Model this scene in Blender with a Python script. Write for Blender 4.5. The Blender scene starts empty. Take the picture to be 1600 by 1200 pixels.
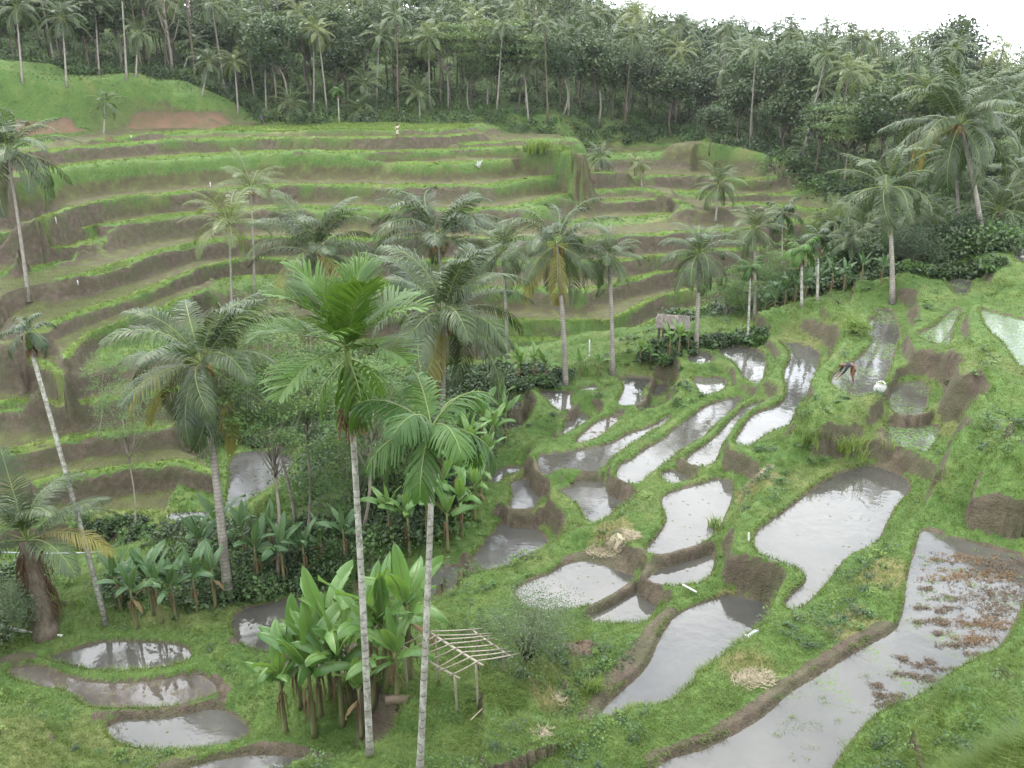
import bpy, math, random
import numpy as np
from mathutils import Vector, Matrix

# ------------------------------------------------------------------ camera, sky, sun, exposure
SC = bpy.context.scene
F = 1331.0; PITCH = math.radians(21.0); H = 30.0
cam_d = bpy.data.cameras.new('camera'); cam = bpy.data.objects.new('camera', cam_d)
SC.collection.objects.link(cam); SC.camera = cam
cam_d.sensor_width = 36.0; cam_d.lens = 36.0 * F / 1600.0
cam_d.clip_start = 0.1; cam_d.clip_end = 6000
cam.location = (0, 0, H); cam.rotation_euler = (math.pi / 2 - PITCH, 0, 0)

world = bpy.data.worlds.new("World"); SC.world = world; world.use_nodes = True
SUN_EL = math.radians(62); SUN_AZ = math.radians(-40)
def build_world():
    nt = world.node_tree; nt.nodes.clear()
    N = nt.nodes.new; L = nt.links.new
    out = N('ShaderNodeOutputWorld'); bg = N('ShaderNodeBackground'); bg.inputs[1].default_value = 0.12
    sky = N('ShaderNodeTexSky'); sky.sky_type = 'NISHITA'; sky.sun_disc = False
    sky.sun_elevation = SUN_EL; sky.sun_rotation = SUN_AZ; sky.dust_density = 3.0; sky.air_density = 1.0
    tc = N('ShaderNodeTexCoord'); mp = N('ShaderNodeMapping'); mp.inputs['Scale'].default_value = (1.0, 1.0, 2.2)
    nz = N('ShaderNodeTexNoise'); nz.inputs['Scale'].default_value = 2.1; nz.inputs['Detail'].default_value = 6; nz.inputs['Roughness'].default_value = 0.55
    cr = N('ShaderNodeValToRGB'); cr.color_ramp.elements[0].position = 0.36; cr.color_ramp.elements[0].color = (0.62, 0.62, 0.62, 1)
    cr.color_ramp.elements[1].position = 0.52; cr.color_ramp.elements[1].color = (1, 1, 1, 1)
    cl = N('ShaderNodeValToRGB'); e = cl.color_ramp.elements
    e[0].position = 0.33; e[0].color = (14.0, 15.2, 17.2, 1); e[1].position = 0.62; e[1].color = (23.5, 23.8, 24.0, 1)
    mx = N('ShaderNodeMixRGB')
    L(tc.outputs['Generated'], mp.inputs['Vector']); L(mp.outputs[0], nz.inputs['Vector'])
    L(nz.outputs['Fac'], cr.inputs[0]); L(nz.outputs['Fac'], cl.inputs[0])
    L(cr.outputs[0], mx.inputs[0]); L(sky.outputs[0], mx.inputs[1]); L(cl.outputs[0], mx.inputs[2])
    L(mx.outputs[0], bg.inputs[0]); L(bg.outputs[0], out.inputs[0])
build_world()
sun_d = bpy.data.lights.new('sun', 'SUN'); sun = bpy.data.objects.new('sun', sun_d); SC.collection.objects.link(sun)
sun_d.energy = 1.4; sun_d.angle = math.radians(18); sun_d.color = (1.0, 0.96, 0.9)
sun.rotation_euler = (math.pi / 2 - SUN_EL, 0, math.pi - SUN_AZ); sun.location = (0, 0, 60)
SC.view_settings.view_transform = 'Standard'; SC.view_settings.look = 'None'
SC.view_settings.exposure = 1.02; SC.view_settings.gamma = 1.0
SC.render.engine = 'CYCLES'
SC.cycles.max_bounces = 5; SC.cycles.diffuse_bounces = 2; SC.cycles.glossy_bounces = 2
SC.cycles.transmission_bounces = 3; SC.cycles.transparent_max_bounces = 4; SC.cycles.volume_bounces = 0
SC.cycles.use_denoising = True; SC.cycles.use_adaptive_sampling = True; SC.cycles.adaptive_threshold = 0.02
COL = SC.collection

# ------------------------------------------------------------------ pixel rays (photo 1600 x 1200)
CP, SP = math.cos(PITCH), math.sin(PITCH)
def ray(px, py):
    cx = (px - 800) / F; cy = -(py - 600) / F
    return np.array([cx, CP + cy * SP, -SP + cy * CP])
def rays(P):
    P = np.asarray(P, float); cx = (P[:, 0] - 800) / F; cy = -(P[:, 1] - 600) / F
    return np.stack([cx, CP + cy * SP, -SP + cy * CP], 1)
def drop(P, D):                       # points where pixel rays meet the plane D metres below the camera
    r = rays(P); return r[:, :2] * (D / -r[:, 2])[:, None]
def chaikin(P, closed, n=2):
    P = np.asarray(P, float)
    for _ in range(n):
        if closed:
            Q = np.roll(P, -1, 0); P = np.stack([P * .75 + Q * .25, P * .25 + Q * .75], 1).reshape(-1, 2)
        else:
            A, B = P[:-1], P[1:]; M = np.stack([A * .75 + B * .25, A * .25 + B * .75], 1).reshape(-1, 2)
            P = np.vstack([P[:1], M, P[-1:]])
    return P

# ------------------------------------------------------------------ value noise
def vnoise(x, y, seed=0):
    xi = np.floor(x).astype(np.int64); yi = np.floor(y).astype(np.int64); fx = x - xi; fy = y - yi
    fx = fx * fx * (3 - 2 * fx); fy = fy * fy * (3 - 2 * fy)
    def h(a, b):
        n = (a * 374761393 + b * 668265263 + seed * 974634777) & 0x7fffffff
        n = ((n ^ (n >> 13)) * 1274126177) & 0x7fffffff
        return ((n ^ (n >> 16)) & 0xffff) / 65535.0
    return (h(xi, yi) * (1 - fx) + h(xi + 1, yi) * fx) * (1 - fy) + (h(xi, yi + 1) * (1 - fx) + h(xi + 1, yi + 1) * fx) * fy
def fbm(x, y, s, seed=0, o=3):
    t = 0; a = .5; tot = 0
    for i in range(o):
        t = t + a * (vnoise(x / s, y / s, seed + i * 7) - .5); tot += a; a *= .5; s *= .5
    return t / tot * 2       # about -1..1
def sstep(a, b, x):
    t = np.clip((x - a) / (b - a), 0, 1); return t * t * (3 - 2 * t)

# ------------------------------------------------------------------ near paddies: water outline in the photo, drop below camera
PAD = [
 (19.0,[(768,620),(780,616),(795,618),(805,626),(812,634),(808,641),(795,637),(780,631)]),
 (19.7,[(757,636),(775,640),(800,645),(815,648),(825,655),(815,670),(800,676),(782,672),(768,662)]),
 (18.4,[(840,612),(865,611),(892,612),(888,625),(893,640),(875,645),(862,632),(852,622)]),
 (18.1,[(905,606),(935,604),(930,611),(910,612)]),
 (18.8,[(890,652),(905,645),(922,652),(918,662),(900,672),(885,680),(875,682),(885,668)]),
 (19.1,[(822,704),(835,694),(855,686),(870,684),(866,694),(845,704)]),
 (18.0,[(962,591),(990,590),(1018,590),(1008,602),(1000,615),(1002,628),(985,636),(964,631),(975,615),(978,600)]),
 (18.4,[(1010,606),(1030,601),(1045,601),(1042,612),(1032,622),(1015,622)]),
 (18.6,[(985,642),(1002,639),(1030,636),(1025,643),(1005,651),(990,649)]),
 (18.3,[(945,655),(975,642),(965,656),(950,670),(930,685),(912,694),(900,697),(905,685),(920,672),(933,660)]),
 (17.9,[(1050,648),(1040,655),(1020,668),(1005,672),(985,678),(965,690),(945,697),(915,703),(885,708),(855,711),(842,714),(843,725),(845,735),(856,745),(858,740),(870,735),(900,733),(932,738),(942,730),(955,715),(972,702),(985,692),(1000,685),(1008,676),(1025,669),(1040,661)]),
 (17.5,[(1160,621),(1140,624),(1115,630),(1098,640),(1078,655),(1055,672),(1035,690),(1012,702),(1000,710),(990,720),(975,724),(968,732),(964,745),(975,752),(990,757),(998,755),(1012,742),(1030,728),(1042,720),(1055,708),(1078,696),(1096,688),(1102,675),(1118,662),(1135,652),(1145,640),(1155,630)]),
 (17.1,[(1195,627),(1178,632),(1165,638),(1150,650),(1140,662),(1128,675),(1115,688),(1098,700),(1080,712),(1072,722),(1088,728),(1100,730),(1115,722),(1122,705),(1126,692),(1140,680),(1155,665),(1172,648),(1194,638)]),
 (16.3,[(1218,536),(1235,548),(1238,562),(1228,578),(1226,592),(1232,610),(1230,625),(1215,637),(1185,645),(1172,655),(1160,675),(1148,692),(1163,700),(1180,690),(1200,675),(1230,667),(1235,655),(1243,635),(1260,615),(1270,595),(1272,588),(1275,570),(1280,555),(1276,548),(1262,542),(1245,538),(1230,535)]),
 (16.9,[(1123,537),(1150,540),(1175,545),(1192,553),(1195,565),(1193,580),(1186,602),(1172,597),(1162,592),(1160,582),(1150,570),(1138,560),(1124,553)]),
 (16.9,[(1072,567),(1083,551),(1108,550),(1114,566),(1100,569)]),
 (17.4,[(1080,590),(1105,592),(1130,590),(1134,600),(1125,612),(1105,618),(1097,618),(1092,605)]),
 (14.6,[(1362,483),(1395,484),(1393,492),(1400,505),(1405,520),(1400,535),(1395,550),(1390,570),(1385,585),(1378,595),(1372,608),(1362,616),(1345,623),(1330,622),(1315,613),(1302,603),(1300,592),(1312,580),(1330,572),(1345,558),(1360,545),(1366,530),(1357,518),(1355,512),(1362,500),(1372,496),(1370,488)]),
 (15.1,[(1392,615),(1402,602),(1420,598),(1440,597),(1450,605),(1446,630),(1440,648),(1415,650),(1397,646),(1390,632)]),
 (13.7,[(1500,482),(1493,500),(1483,515),(1482,540),(1470,542),(1455,538),(1440,530),(1432,523),(1455,515),(1475,500),(1488,484)]),
 (13.3,[(1467,435),(1495,432),(1522,433),(1515,445),(1508,463),(1498,465),(1490,456),(1482,445)]),
 (13.0,[(1530,482),(1550,488),(1580,495),(1640,507),(1650,590),(1605,582),(1590,570),(1577,545),(1560,530),(1542,512)]),
 (12.0,[(1582,388),(1650,386),(1652,420),(1588,414),(1585,400)]),
 (15.5,[(1385,666),(1400,662),(1440,662),(1467,667),(1462,685),(1450,698),(1446,708),(1430,705),(1405,697),(1390,691),(1392,680)]),
 (16.4,[(1345,731),(1365,728),(1395,738),(1418,750),(1418,766),(1413,775),(1398,787),(1390,802),(1380,822),(1370,845),(1350,855),(1325,865),(1310,880),(1300,895),(1288,910),(1270,930),(1255,945),(1235,955),(1228,948),(1240,930),(1262,912),(1262,900),(1250,890),(1220,880),(1190,870),(1180,850),(1182,835),(1200,820),(1230,800),(1255,780),(1280,760),(1310,742)]),
 (15.8,[(1440,827),(1480,838),(1520,850),(1560,862),(1600,870),(1606,900),(1592,945),(1578,980),(1555,1013),(1540,1018),(1510,1032),(1480,1050),(1440,1080),(1400,1098),(1360,1115),(1330,1150),(1300,1190),(1270,1240),(990,1240),(1040,1190),(1080,1180),(1100,1175),(1130,1160),(1160,1145),(1200,1120),(1235,1085),(1270,1065),(1310,1040),(1350,1015),(1390,995),(1405,985),(1416,950),(1420,900),(1438,845)]),
 (17.7,[(1122,937),(1150,931),(1175,940),(1197,943),(1195,960),(1190,975),(1187,990),(1165,1005),(1150,1022),(1125,1038),(1100,1055),(1070,1080),(1050,1095),(1030,1102),(1010,1130),(1000,1145),(980,1155),(940,1160),(895,1168),(905,1158),(930,1140),(945,1110),(970,1085),(1000,1060),(1020,1035),(1030,1005),(1045,980),(1060,962),(1090,947)]),
 (17.3,[(1035,780),(1050,770),(1075,763),(1105,755),(1125,748),(1140,752),(1145,765),(1138,790),(1130,805),(1120,830),(1110,840),(1085,852),(1060,858),(1040,865),(1008,865),(1025,845),(1040,825),(1045,810),(1038,795)]),
 (17.6,[(1020,900),(1040,882),(1070,872),(1100,867),(1115,868),(1113,885),(1105,902),(1085,914),(1050,916),(1025,911),(1014,905)]),
 (18.15,[(915,965),(940,945),(975,926),(1000,921),(1035,928),(1030,936),(1018,955),(1010,970),(990,975),(950,973),(925,972)]),
 (18.0,[(800,925),(830,908),(862,898),(880,885),(910,876),(935,881),(960,891),(988,900),(992,904),(975,914),(950,930),(920,945),(890,952),(860,958),(830,950)]),
 (19.5,[(776,833),(782,819),(800,816),(830,821),(850,840),(858,855),(850,870),(830,890),(820,895),(800,898),(770,905),(755,892),(737,873),(755,860),(760,845),(768,838)]),
 (19.8,[(630,912),(650,896),(690,889),(718,885),(733,900),(750,917),(740,922),(700,932),(670,934),(640,925)]),
 (18.8,[(797,755),(815,750),(835,750),(845,760),(842,770),(838,795),(820,795),(797,795),(802,780),(803,765)]),
 (18.9,[(765,745),(775,736),(795,731),(812,730),(814,737),(800,741),(785,747),(775,756),(768,755)]),
 (18.2,[(873,768),(895,763),(905,749),(940,750),(948,772),(975,776),(978,785),(952,802),(945,810),(930,817),(918,815),(910,795),(895,780)]),
 (17.5,[(1033,741),(1045,737),(1070,736),(1092,739),(1085,748),(1070,755),(1050,757),(1037,750)]),
 (20.9,[(72,1028),(100,1022),(140,1010),(165,1004),(200,1004),(250,1006),(285,1011),(297,1020),(295,1032),(270,1040),(230,1046),(180,1048),(130,1043),(90,1035)]),
 (20.8,[(15,1047),(45,1041),(70,1046),(110,1062),(150,1069),(200,1069),(250,1063),(300,1055),(320,1057),(340,1078),(330,1088),(290,1098),(250,1104),(180,1106),(145,1105),(125,1092),(120,1080),(60,1070),(25,1060)]),
 (20.9,[(168,1136),(200,1123),(250,1124),(290,1118),(330,1108),(350,1112),(375,1127),(390,1145),(375,1160),(340,1170),(250,1171),(200,1165),(175,1150)]),
 (20.3,[(230,1245),(275,1208),(325,1192),(370,1184),(420,1181),(470,1186),(510,1196),(545,1215),(560,1245)]),
 (20.8,[(364,970),(378,955),(400,946),(450,941),(500,938),(530,950),(520,975),(500,985),(470,1010),(440,1018),(410,1020),(382,1008),(367,990)]),
 (20.9,[(430,1032),(470,1025),(500,1003),(520,1010),(545,1002),(562,1020),(558,1045),(540,1058),(500,1055),(450,1045)]),
 (25.2,[(358,722),(372,708),(400,706),(430,708),(458,715),(455,730),(430,760),(400,788),(380,800),(340,812),(290,818),(258,810),(268,802),(300,800),(340,802),(357,790),(360,750)]),
]
# far lips: one polyline per terrace edge, left to right
LIP = [
 (10.8,[(150,219),(215,213),(250,208),(350,204),(400,204),(500,205),(620,205),(700,203),(737,197)]),
 (11.6,[(35,241),(100,232),(200,225),(300,218),(400,217),(500,216),(600,216),(650,215),(700,213),(740,210)]),
 (12.1,[(720,226),(785,222),(830,219),(855,217)]),
 (12.75,[(30,275),(57,268),(120,258),(200,251),(280,245),(350,240),(450,237),(600,238),(650,237),(700,234),(760,231),(830,233),(880,236),(892,239)]),
 (13.4,[(620,255),(700,256),(750,253),(790,250)]),
 (14.9,[(60,345),(100,330),(150,318),(200,309),(300,300),(340,297),(440,290),(520,289),(600,290),(700,291),(770,290),(800,283),(860,277),(910,272),(957,271)]),
 (16.2,[(130,358),(200,348),(260,338),(300,334),(350,330),(440,323),(520,323),(620,326),(720,328),(800,326),(830,317),(880,305),(920,300),(960,297),(1010,295),(1036,305)]),
 (16.8,[(920,316),(1000,313),(1040,312),(1065,317),(1078,323)]),
 (17.2,[(900,346),(950,343),(1000,340),(1075,334),(1100,330),(1135,336)]),
 (17.6,[(100,437),(148,427),(165,420),(200,410),(250,393),(295,381),(340,375),(400,372),(480,371),(590,373),(700,374),(800,373),(860,374),(970,371),(1040,365),(1100,362),(1170,358)]),
 (18.7,[(50,526),(90,505),(150,480),(200,467),(237,450),(290,430),(330,415),(380,406),(420,405),(600,408),(700,408),(780,408),(840,408),(870,412),(940,410),(1007,405),(1050,400),(1120,392),(1200,388)]),
 (19.9,[(340,443),(365,434),(425,432),(600,442),(700,447),(767,449),(850,452),(895,457),(925,452),(960,444),(985,437),(1030,428),(1080,422)]),
 (21.1,[(330,510),(400,503),(550,500),(757,503),(850,504),(935,504),(970,497),(995,481),(1045,461),(1120,448),(1160,444),(1225,432),(1300,416),(1380,405)]),
 (21.9,[(420,560),(550,535),(650,530),(765,529),(870,531),(957,524),(1000,514),(1045,493),(1085,483),(1175,468),(1230,462),(1300,452)]),
 (23.0,[(430,600),(560,580),(650,570),(720,566),(895,571),(970,567),(1020,560),(1045,553),(1062,545)]),
 (15.9,[(-60,366),(0,366),(60,362),(95,355),(106,348)]),
 (17.0,[(-60,394),(50,393),(110,388),(143,376),(152,370)]),
 (18.2,[(-60,440),(0,430),(60,419),(100,411)]),
 (20.6,[(-60,560),(0,559),(40,563),(70,570),(92,588)]),
 (22.1,[(-60,636),(0,632),(70,628),(90,634),(160,628),(205,622),(280,610)]),
 (23.2,[(-60,725),(0,710),(60,698),(100,690),(150,680),(200,678),(260,670)]),
 (24.1,[(60,757),(100,747),(180,736),(240,728),(285,724),(312,733),(352,748)]),
 (25.1,[(-60,830),(20,822),(90,812),(180,803),(245,802),(256,814),(290,822),(340,818),(385,804)]),
 (13.6,[(1100,222),(1120,216),(1155,217),(1200,226),(1232,236)]),
 (14.6,[(880,226),(980,225),(1075,226)]),
 (15.4,[(930,240),(1000,238),(1095,236)]),
 (17.8,[(1020,275),(1095,276),(1150,280),(1220,278),(1300,279),(1380,285)]),
 (19.6,[(1040,301),(1090,299),(1140,307),(1210,303),(1290,307),(1380,312)]),
 (20.8,[(1090,322),(1135,320),(1200,318),(1290,330)]),
 (22,[(1150,345),(1220,340),(1320,352)]),
 (20,[(106,562),(110,552),(135,527),(175,510),(237,487),(262,480),(310,457)]),
 (20,[(166,566),(163,552),(182,537),(225,522),(300,514)]),
]
# soft height marks: (px, py, drop) ; w: distance-given marks (px, py, horizontal distance)
MARK = [(700,800,24.3),(740,730,23),(640,740,26),(560,840,25.6),(480,860,26.6),(230,890,27),(100,900,27.4),(-80,900,27.4),
 (600,640,24.1),(720,618,23.25),(560,700,27),(1000,583,27.8),(1060,560,28.5),(1100,532,28.2),(1180,526,27.4),(1250,490,26.8),(1290,460,26.3),
 (40,960,24.5),(200,975,21.8),(330,940,22.4),(430,905,23.2),(560,890,22.5),(640,860,22.4),
 (450,1140,20.3),(580,1170,19.6),(660,1197,19.0),(720,1105,19.7),(800,1060,19.3),(850,1150,18.2),(900,1070,18.6),(960,1020,18.5),(880,1010,18.9),(780,960,20.2),(700,960,20.6),(640,1010,20.8),
 (20,1110,20.2),(0,1170,19.2),(100,1190,19.6),(-100,1150,18.5),(60,1000,21.2),(-60,1040,20.6),(330,1140,20.6),
 (930,1180,17.6),(1000,1195,16.9),(1140,1075,16.4),(1200,1030,16.3),(1290,990,16.2),(1340,930,15.9),(1400,850,15.8),(1190,1095,15.9),
 (1300,640,14.5),(1270,660,15.6),(1330,660,15.2),(1250,740,16.3),(1200,760,16.8),(1160,800,16.9),(1130,850,17.2),(1340,690,15.2),(1200,720,16.4),(1100,880,17.3),
 (1520,640,13.6),(1500,700,14.0),(1580,620,13.0),(1560,760,14.0),(1480,780,15.0),(1450,640,14.2),(1620,780,13.2),(1600,690,13.0),(1480,600,13.8),(1510,560,13.5),
 (1480,1180,14.2),(1560,1100,13.8),(1620,1000,14.2),(1650,1180,12.0),(1400,1200,14.8),(1600,960,14.9),
 (1420,470,13.3),(1470,552,13.6),(1440,470,13.1),(1452,500,13.5),(1425,500,13.6),(1300,530,15.2),(1330,500,15.0),(1290,500,15.6),(1240,515,16.2),(1560,430,12.3),(1540,405,12.2),(1575,387,11.9),(1640,383,11.8),(1500,425,12.9),(1520,412,12.6),
 (800,690,20),(780,720,20),(830,650,19),(760,800,21),(700,870,21)]
MARKD = [(60,100,155),(0,95,155),(-80,90,155),(120,120,152),(200,115,154),(260,125,152),(300,145,149),(328,170,145),(340,196,141),(190,206,138),(60,226,134),(30,235,131),(-60,240,127),
 (350,196,144),(540,196,142),(730,196,142)]
GORGE = [(-200,905,27.5),(100,895,27.5),(300,865,27.2),(480,840,26.8),(600,720,26.3),(700,655,24.5),(850,604,23.3),(1000,590,28.8),(1080,556,28.4),(1180,530,27),(1300,480,25.8),(1420,475,21.5),(1500,450,20.5),(1580,430,19.5),(1750,410,18.5)]
# steep edge of the path below the camera and the forest ridge, in plan: (x, y, drop)
PLAN = [(31.8,56.8,15.8),(27,59,16.5),(34.5,60,16.5),(0,0.5,1.75),(-8,0,2.2),(8,0,1.2),(0,4,6.5),(-8,4,7.5),(7,3.5,4.6),(0,9,13.2),(-8,10,14.5),(9,7.5,9.0),(-18,12,17),(14,9,10),(-4,15,18.3),(4,13,16.6),(-30,10,15),(30,10,7),(40,30,7),(34,44,11),(-40,20,19),
 (0,-8,1.0),(-30,-8,1.5),(30,-8,0),(45,56,11),(66,80,15),(-50,40,26)]

LD = [10.4, 11.05, 12.2, 12.7, 14.0, 16.3, 18.4, 19.2, 20.7, 21.0, 23.0, 24.7, 26.5, 28.1, 29.8, 17.9, 19.6, 20.9, 25.0, 27.4, 29.6, 31.1, 32.9, 13.6, 14.6, 15.4, 17.8, 19.6, 20.4, 21.6, 24.1, 25.5]
LIP = [(D, L) for D, (_, L) in zip(LD, LIP)]
def deepen(D): return float(np.interp(D, [0, 22, 23.0, 25.2, 27.5], [0, 23, 29.8, 32.9, 34.6]))
PAD = [(deepen(D) if D > 22 else D, L) for D, L in PAD]
MARK = [(a, b, deepen(D) if D > 23.5 and a < 900 else D) for a, b, D in MARK]
GORGE = [(a, b, deepen(D) if a < 900 else D) for a, b, D in GORGE]
EDGE = [(-200,1010,21.4),(-60,1005,21.3),(180,996,21.2),(300,985,21.2),(345,950,21.2),(450,932,21.1),(530,925,21.0),(620,885,20.2),(700,862,20.0),(742,800,19.9),(752,625,20.0),(800,608,19.2),(850,602,18.6),(960,588,18.2),(1065,562,17.2),(1120,533,17.1),(1210,531,16.6),(1265,505,15.8),(1300,490,15.5),(1360,478,14.8),(1450,433,13.6),(1530,420,12.8),(1600,385,12.2),(1700,380,12)]
MARK = [m for m in MARK if m[:2] not in ((330,940),(430,905),(560,890),(640,860),(740,730),(200,975),(40,960))]
HAZE = .00009

# ------------------------------------------------------------------ terrain heights on a grid of bearings and distances
def seg_dist(P, L, closed, signed_inside=False, side=False):
    """distance of points P to polyline L; inside -> negative (closed); side -> also +1 beyond / -1 in front"""
    A = L; B = np.roll(L, -1, 0)
    if not closed: A, B = A[:-1], B[:-1]
    best = np.full(len(P), 1e9, np.float32); sd = np.zeros(len(P), np.float32); ins = np.zeros(len(P), bool)
    for a, b in zip(A, B):
        d = b - a; l2 = d @ d + 1e-12; rx = P[:, 0] - a[0]; ry = P[:, 1] - a[1]
        t = np.clip((rx * d[0] + ry * d[1]) / l2, 0, 1)
        q = (rx - t * d[0]) ** 2 + (ry - t * d[1]) ** 2
        m = q < best
        if side:
            c = d[0] * ry - d[1] * rx; sd = np.where(m, c, sd)
        best = np.where(m, q, best)
        if closed:
            cr = ((a[1] > P[:, 1]) != (b[1] > P[:, 1])) & (P[:, 0] < (b[0] - a[0]) * (P[:, 1] - a[1]) / (b[1] - a[1] + 1e-12) + a[0])
            ins ^= cr
    best = np.sqrt(best)
    if closed: return np.where(ins, -best, best)
    return (best, sd) if side else best

WPAD = []
for D, P in PAD:
    W_ = drop(chaikin(P, True, 2), D); d_ = np.roll(W_, -1, 0) - np.roll(W_, 1, 0); n_ = np.stack([d_[:, 1], -d_[:, 0]], 1); n_ /= np.linalg.norm(n_, axis=1)[:, None] + 1e-9
    if np.sum(W_[:, 0] * np.roll(W_[:, 1], -1) - np.roll(W_[:, 0], -1) * W_[:, 1]) < 0: n_ = -n_
    WPAD.append((H - D, W_ + n_ * .07))
WLIP = [(H - D, drop(chaikin(P, False, 2), D)) for D, P in LIP]
SOFT = [(*drop([(a, b)], D)[0], H - D) for a, b, D in MARK]
for a, b, dd in MARKD:
    r = ray(a, b); t = dd / math.hypot(r[0], r[1]); SOFT.append((r[0] * t, r[1] * t, H + r[2] * t))
FARSOFT = len(SOFT)
SOFT += [(x, y, H - D) for x, y, D in PLAN]
SOFT = np.array(SOFT)
SUBG = 8
g3 = np.vstack([drop([(a, b)], D) for a, b, D in GORGE]); gD = np.array([g[2] for g in GORGE])
gaz = np.arctan2(g3[:, 0], g3[:, 1]); gds = np.hypot(g3[:, 0], g3[:, 1])
for i in range(len(g3) - 1):
    for t in np.linspace(0, 1, 4)[:-1]:
        p = g3[i] * (1 - t) + g3[i + 1] * t; SOFT = np.vstack([SOFT, [p[0], p[1], H - (gD[i] * (1 - t) + gD[i + 1] * t)]])

# the slope that falls from the outer bank of the near paddies to the gorge
e3 = [(drop([(a, b)], D)[0], D) for a, b, D in EDGE]; eaz = np.array([math.atan2(p[0], p[1]) for p, D in e3]); ed = np.array([math.hypot(*p) for p, D in e3]); eD = np.array([D for p, D in e3])
for a in np.radians(np.arange(-35, 32, 1.6)):
    d0, D0 = np.interp(a, eaz, ed), np.interp(a, eaz, eD); d1, D1 = np.interp(a, gaz, gds), np.interp(a, gaz, gD)
    if d1 - d0 < 6: continue
    for t in (.06, .25, .5, .75):
        d = d0 + 1.8 + (d1 - d0 - 1.8) * t; SOFT = np.vstack([SOFT, [math.sin(a) * d, math.cos(a) * d, H - (D0 + .9 + (D1 - D0 - .9) * t ** .8)]])
def heights(X, Y):
    """ground height, and masks: soil strips, floor of the far rice terraces, water side"""
    N = len(X); P = np.stack([X, Y], 1).astype(np.float32)
    wx = 0.12 * fbm(X, Y, 1.3, 3) + 0.25 * fbm(X, Y, 5.0, 9); wy = 0.12 * fbm(X, Y, 1.3, 5) + 0.25 * fbm(X, Y, 5.0, 11)
    az = np.arctan2(X, Y); d = np.hypot(X, Y)
    dg = np.interp(az, gaz, gds); m = sstep(dg - 5, dg + 5, d)        # 0 near side, 1 far side
    hN = np.zeros(N, np.float32); hF = np.zeros(N, np.float32)
    flo = np.zeros(N, np.float32); rim = np.full(N, 99, np.float32)
    # ---- near side
    idx = np.where(m < 1)[0]
    if len(idx):
        Q = P[idx]; S = []; V = []; core = []
        for z, W in WPAD:
            lo = W.min(0) - 9; hi = W.max(0) + 9
            k = np.all((Q > lo) & (Q < hi), 1); Wc = W[::5]; s = np.full(len(Q), 1e9, np.float32)
            for c in Wc: s = np.minimum(s, (Q[:, 0] - c[0]) ** 2 + (Q[:, 1] - c[1]) ** 2)
            s = np.sqrt(s)
            if k.any(): s[k] = seg_dist(Q[k], W, True)
            S.append(s); V.append(z + 0.17); core.append(z)
        npad = len(S)
        for x, y, z in SOFT:
            S.append(np.hypot(Q[:, 0] - x, Q[:, 1] - y)); V.append(z)
        S = np.array(S, np.float32); V = np.array(V, np.float32)
        near = V[np.argmin(S, 0)]
        ispad = (np.arange(len(V)) < npad)[:, None]
        bias = 0.7 * np.clip(V[:, None] - near[None], -1.5, 1.5) * ispad
        lw = 4.6 * (bias - np.log(np.maximum(S - 0.25 * ispad, 0) + 0.12 + 1.6 * (~ispad)))
        lw -= lw.max(0); w = np.exp(lw); h = (w * V[:, None]).sum(0) / w.sum(0)
        Sp = S[:npad]; j = np.argmin(Sp, 0); s = Sp[j, np.arange(len(Q))]; zc = np.array(core, np.float32)[j]
        amp = sstep(0.25, 1.6, s)
        x, y = Q[:, 0], Q[:, 1]
        h = h + amp * (0.38 * fbm(x, y, 2.6, 21) + 0.14 * fbm(x, y, 0.8, 22)) + 0.055 * fbm(x, y, .3, 24) * sstep(0, .3, s)
        h = np.where(s > 0, zc + (h - zc) * sstep(-0.02, 0.16, s), zc - 0.22 * sstep(0, 0.5, -s))
        for i in range(npad):                       # every pond is held in by its own bund
            si = Sp[i]; k = (si > 0) & (si < .42) & (h < core[i] + .13)
            if k.any():
                up = core[i] + .13 * sstep(-.02, .12, si[k]); w_ = 1 - sstep(.26, .42, si[k]); h[k] = np.maximum(h[k], up * w_ + h[k] * (1 - w_))
        hN[idx] = h; rim[idx] = s
    # ---- far side
    idx = np.where(m > 0)[0]
    if len(idx):
        Q = P[idx] + np.stack([wx[idx], wy[idx]], 1).astype(np.float32); S = []; V = []; bh = []
        for z, W in WLIP:
            s, sd = seg_dist(Q, W, False, side=True)
            S.append(np.where(sd > 0, s, s + np.minimum(3.2 * s, 3.4) + 0.1)); V.append(z); bh.append(sd > 0)
        nl = len(S)
        for z, W in WPAD:
            if z > H - 30 : continue
            S.append(np.maximum(seg_dist(Q, W, True), 0)); V.append(z + .1); bh.append(S[-1] > 0)
        for x, y, z in SOFT:
            S.append(np.hypot(Q[:, 0] - x, Q[:, 1] - y) + (4.5 if math.hypot(x, y) > 110 else 1.0)); V.append(z); bh.append(S[-1] > 0)
        S = np.array(S, np.float32); V = np.array(V, np.float32)
        lw = -11 * np.log(S + 0.25); lw -= lw.max(0); w = np.exp(lw); h = (w * V[:, None]).sum(0) / w.sum(0)
        k = np.argmin(S, 0); sm = S[k, np.arange(len(Q))]; isl = (k < nl)
        beh = np.array(bh)[k, np.arange(len(Q))]
        lipn = isl & beh
        h = h + 0.22 * lipn * (1 - sstep(0.3, 0.8, sm))
        x, y = Q[:, 0], Q[:, 1]
        dd = d[idx]
        flo[idx] = np.where(lipn, sstep(0.5, 1.0, sm) * (1 - sstep(7, 12, sm)), 0)
        bank = np.where(lipn, sstep(4, 9, sm), 1.0)
        h = h + bank * (0.5 * fbm(x, y, 6, 31) + 0.15 * fbm(x, y, 1.5, 33)) + (0.14 * fbm(x, y, 2.0, 35) + .16 * fbm(x, y, .8, 37)) * (1 - flo[idx])
        # forest hills
        a = np.degrees(az[idx])
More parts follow.
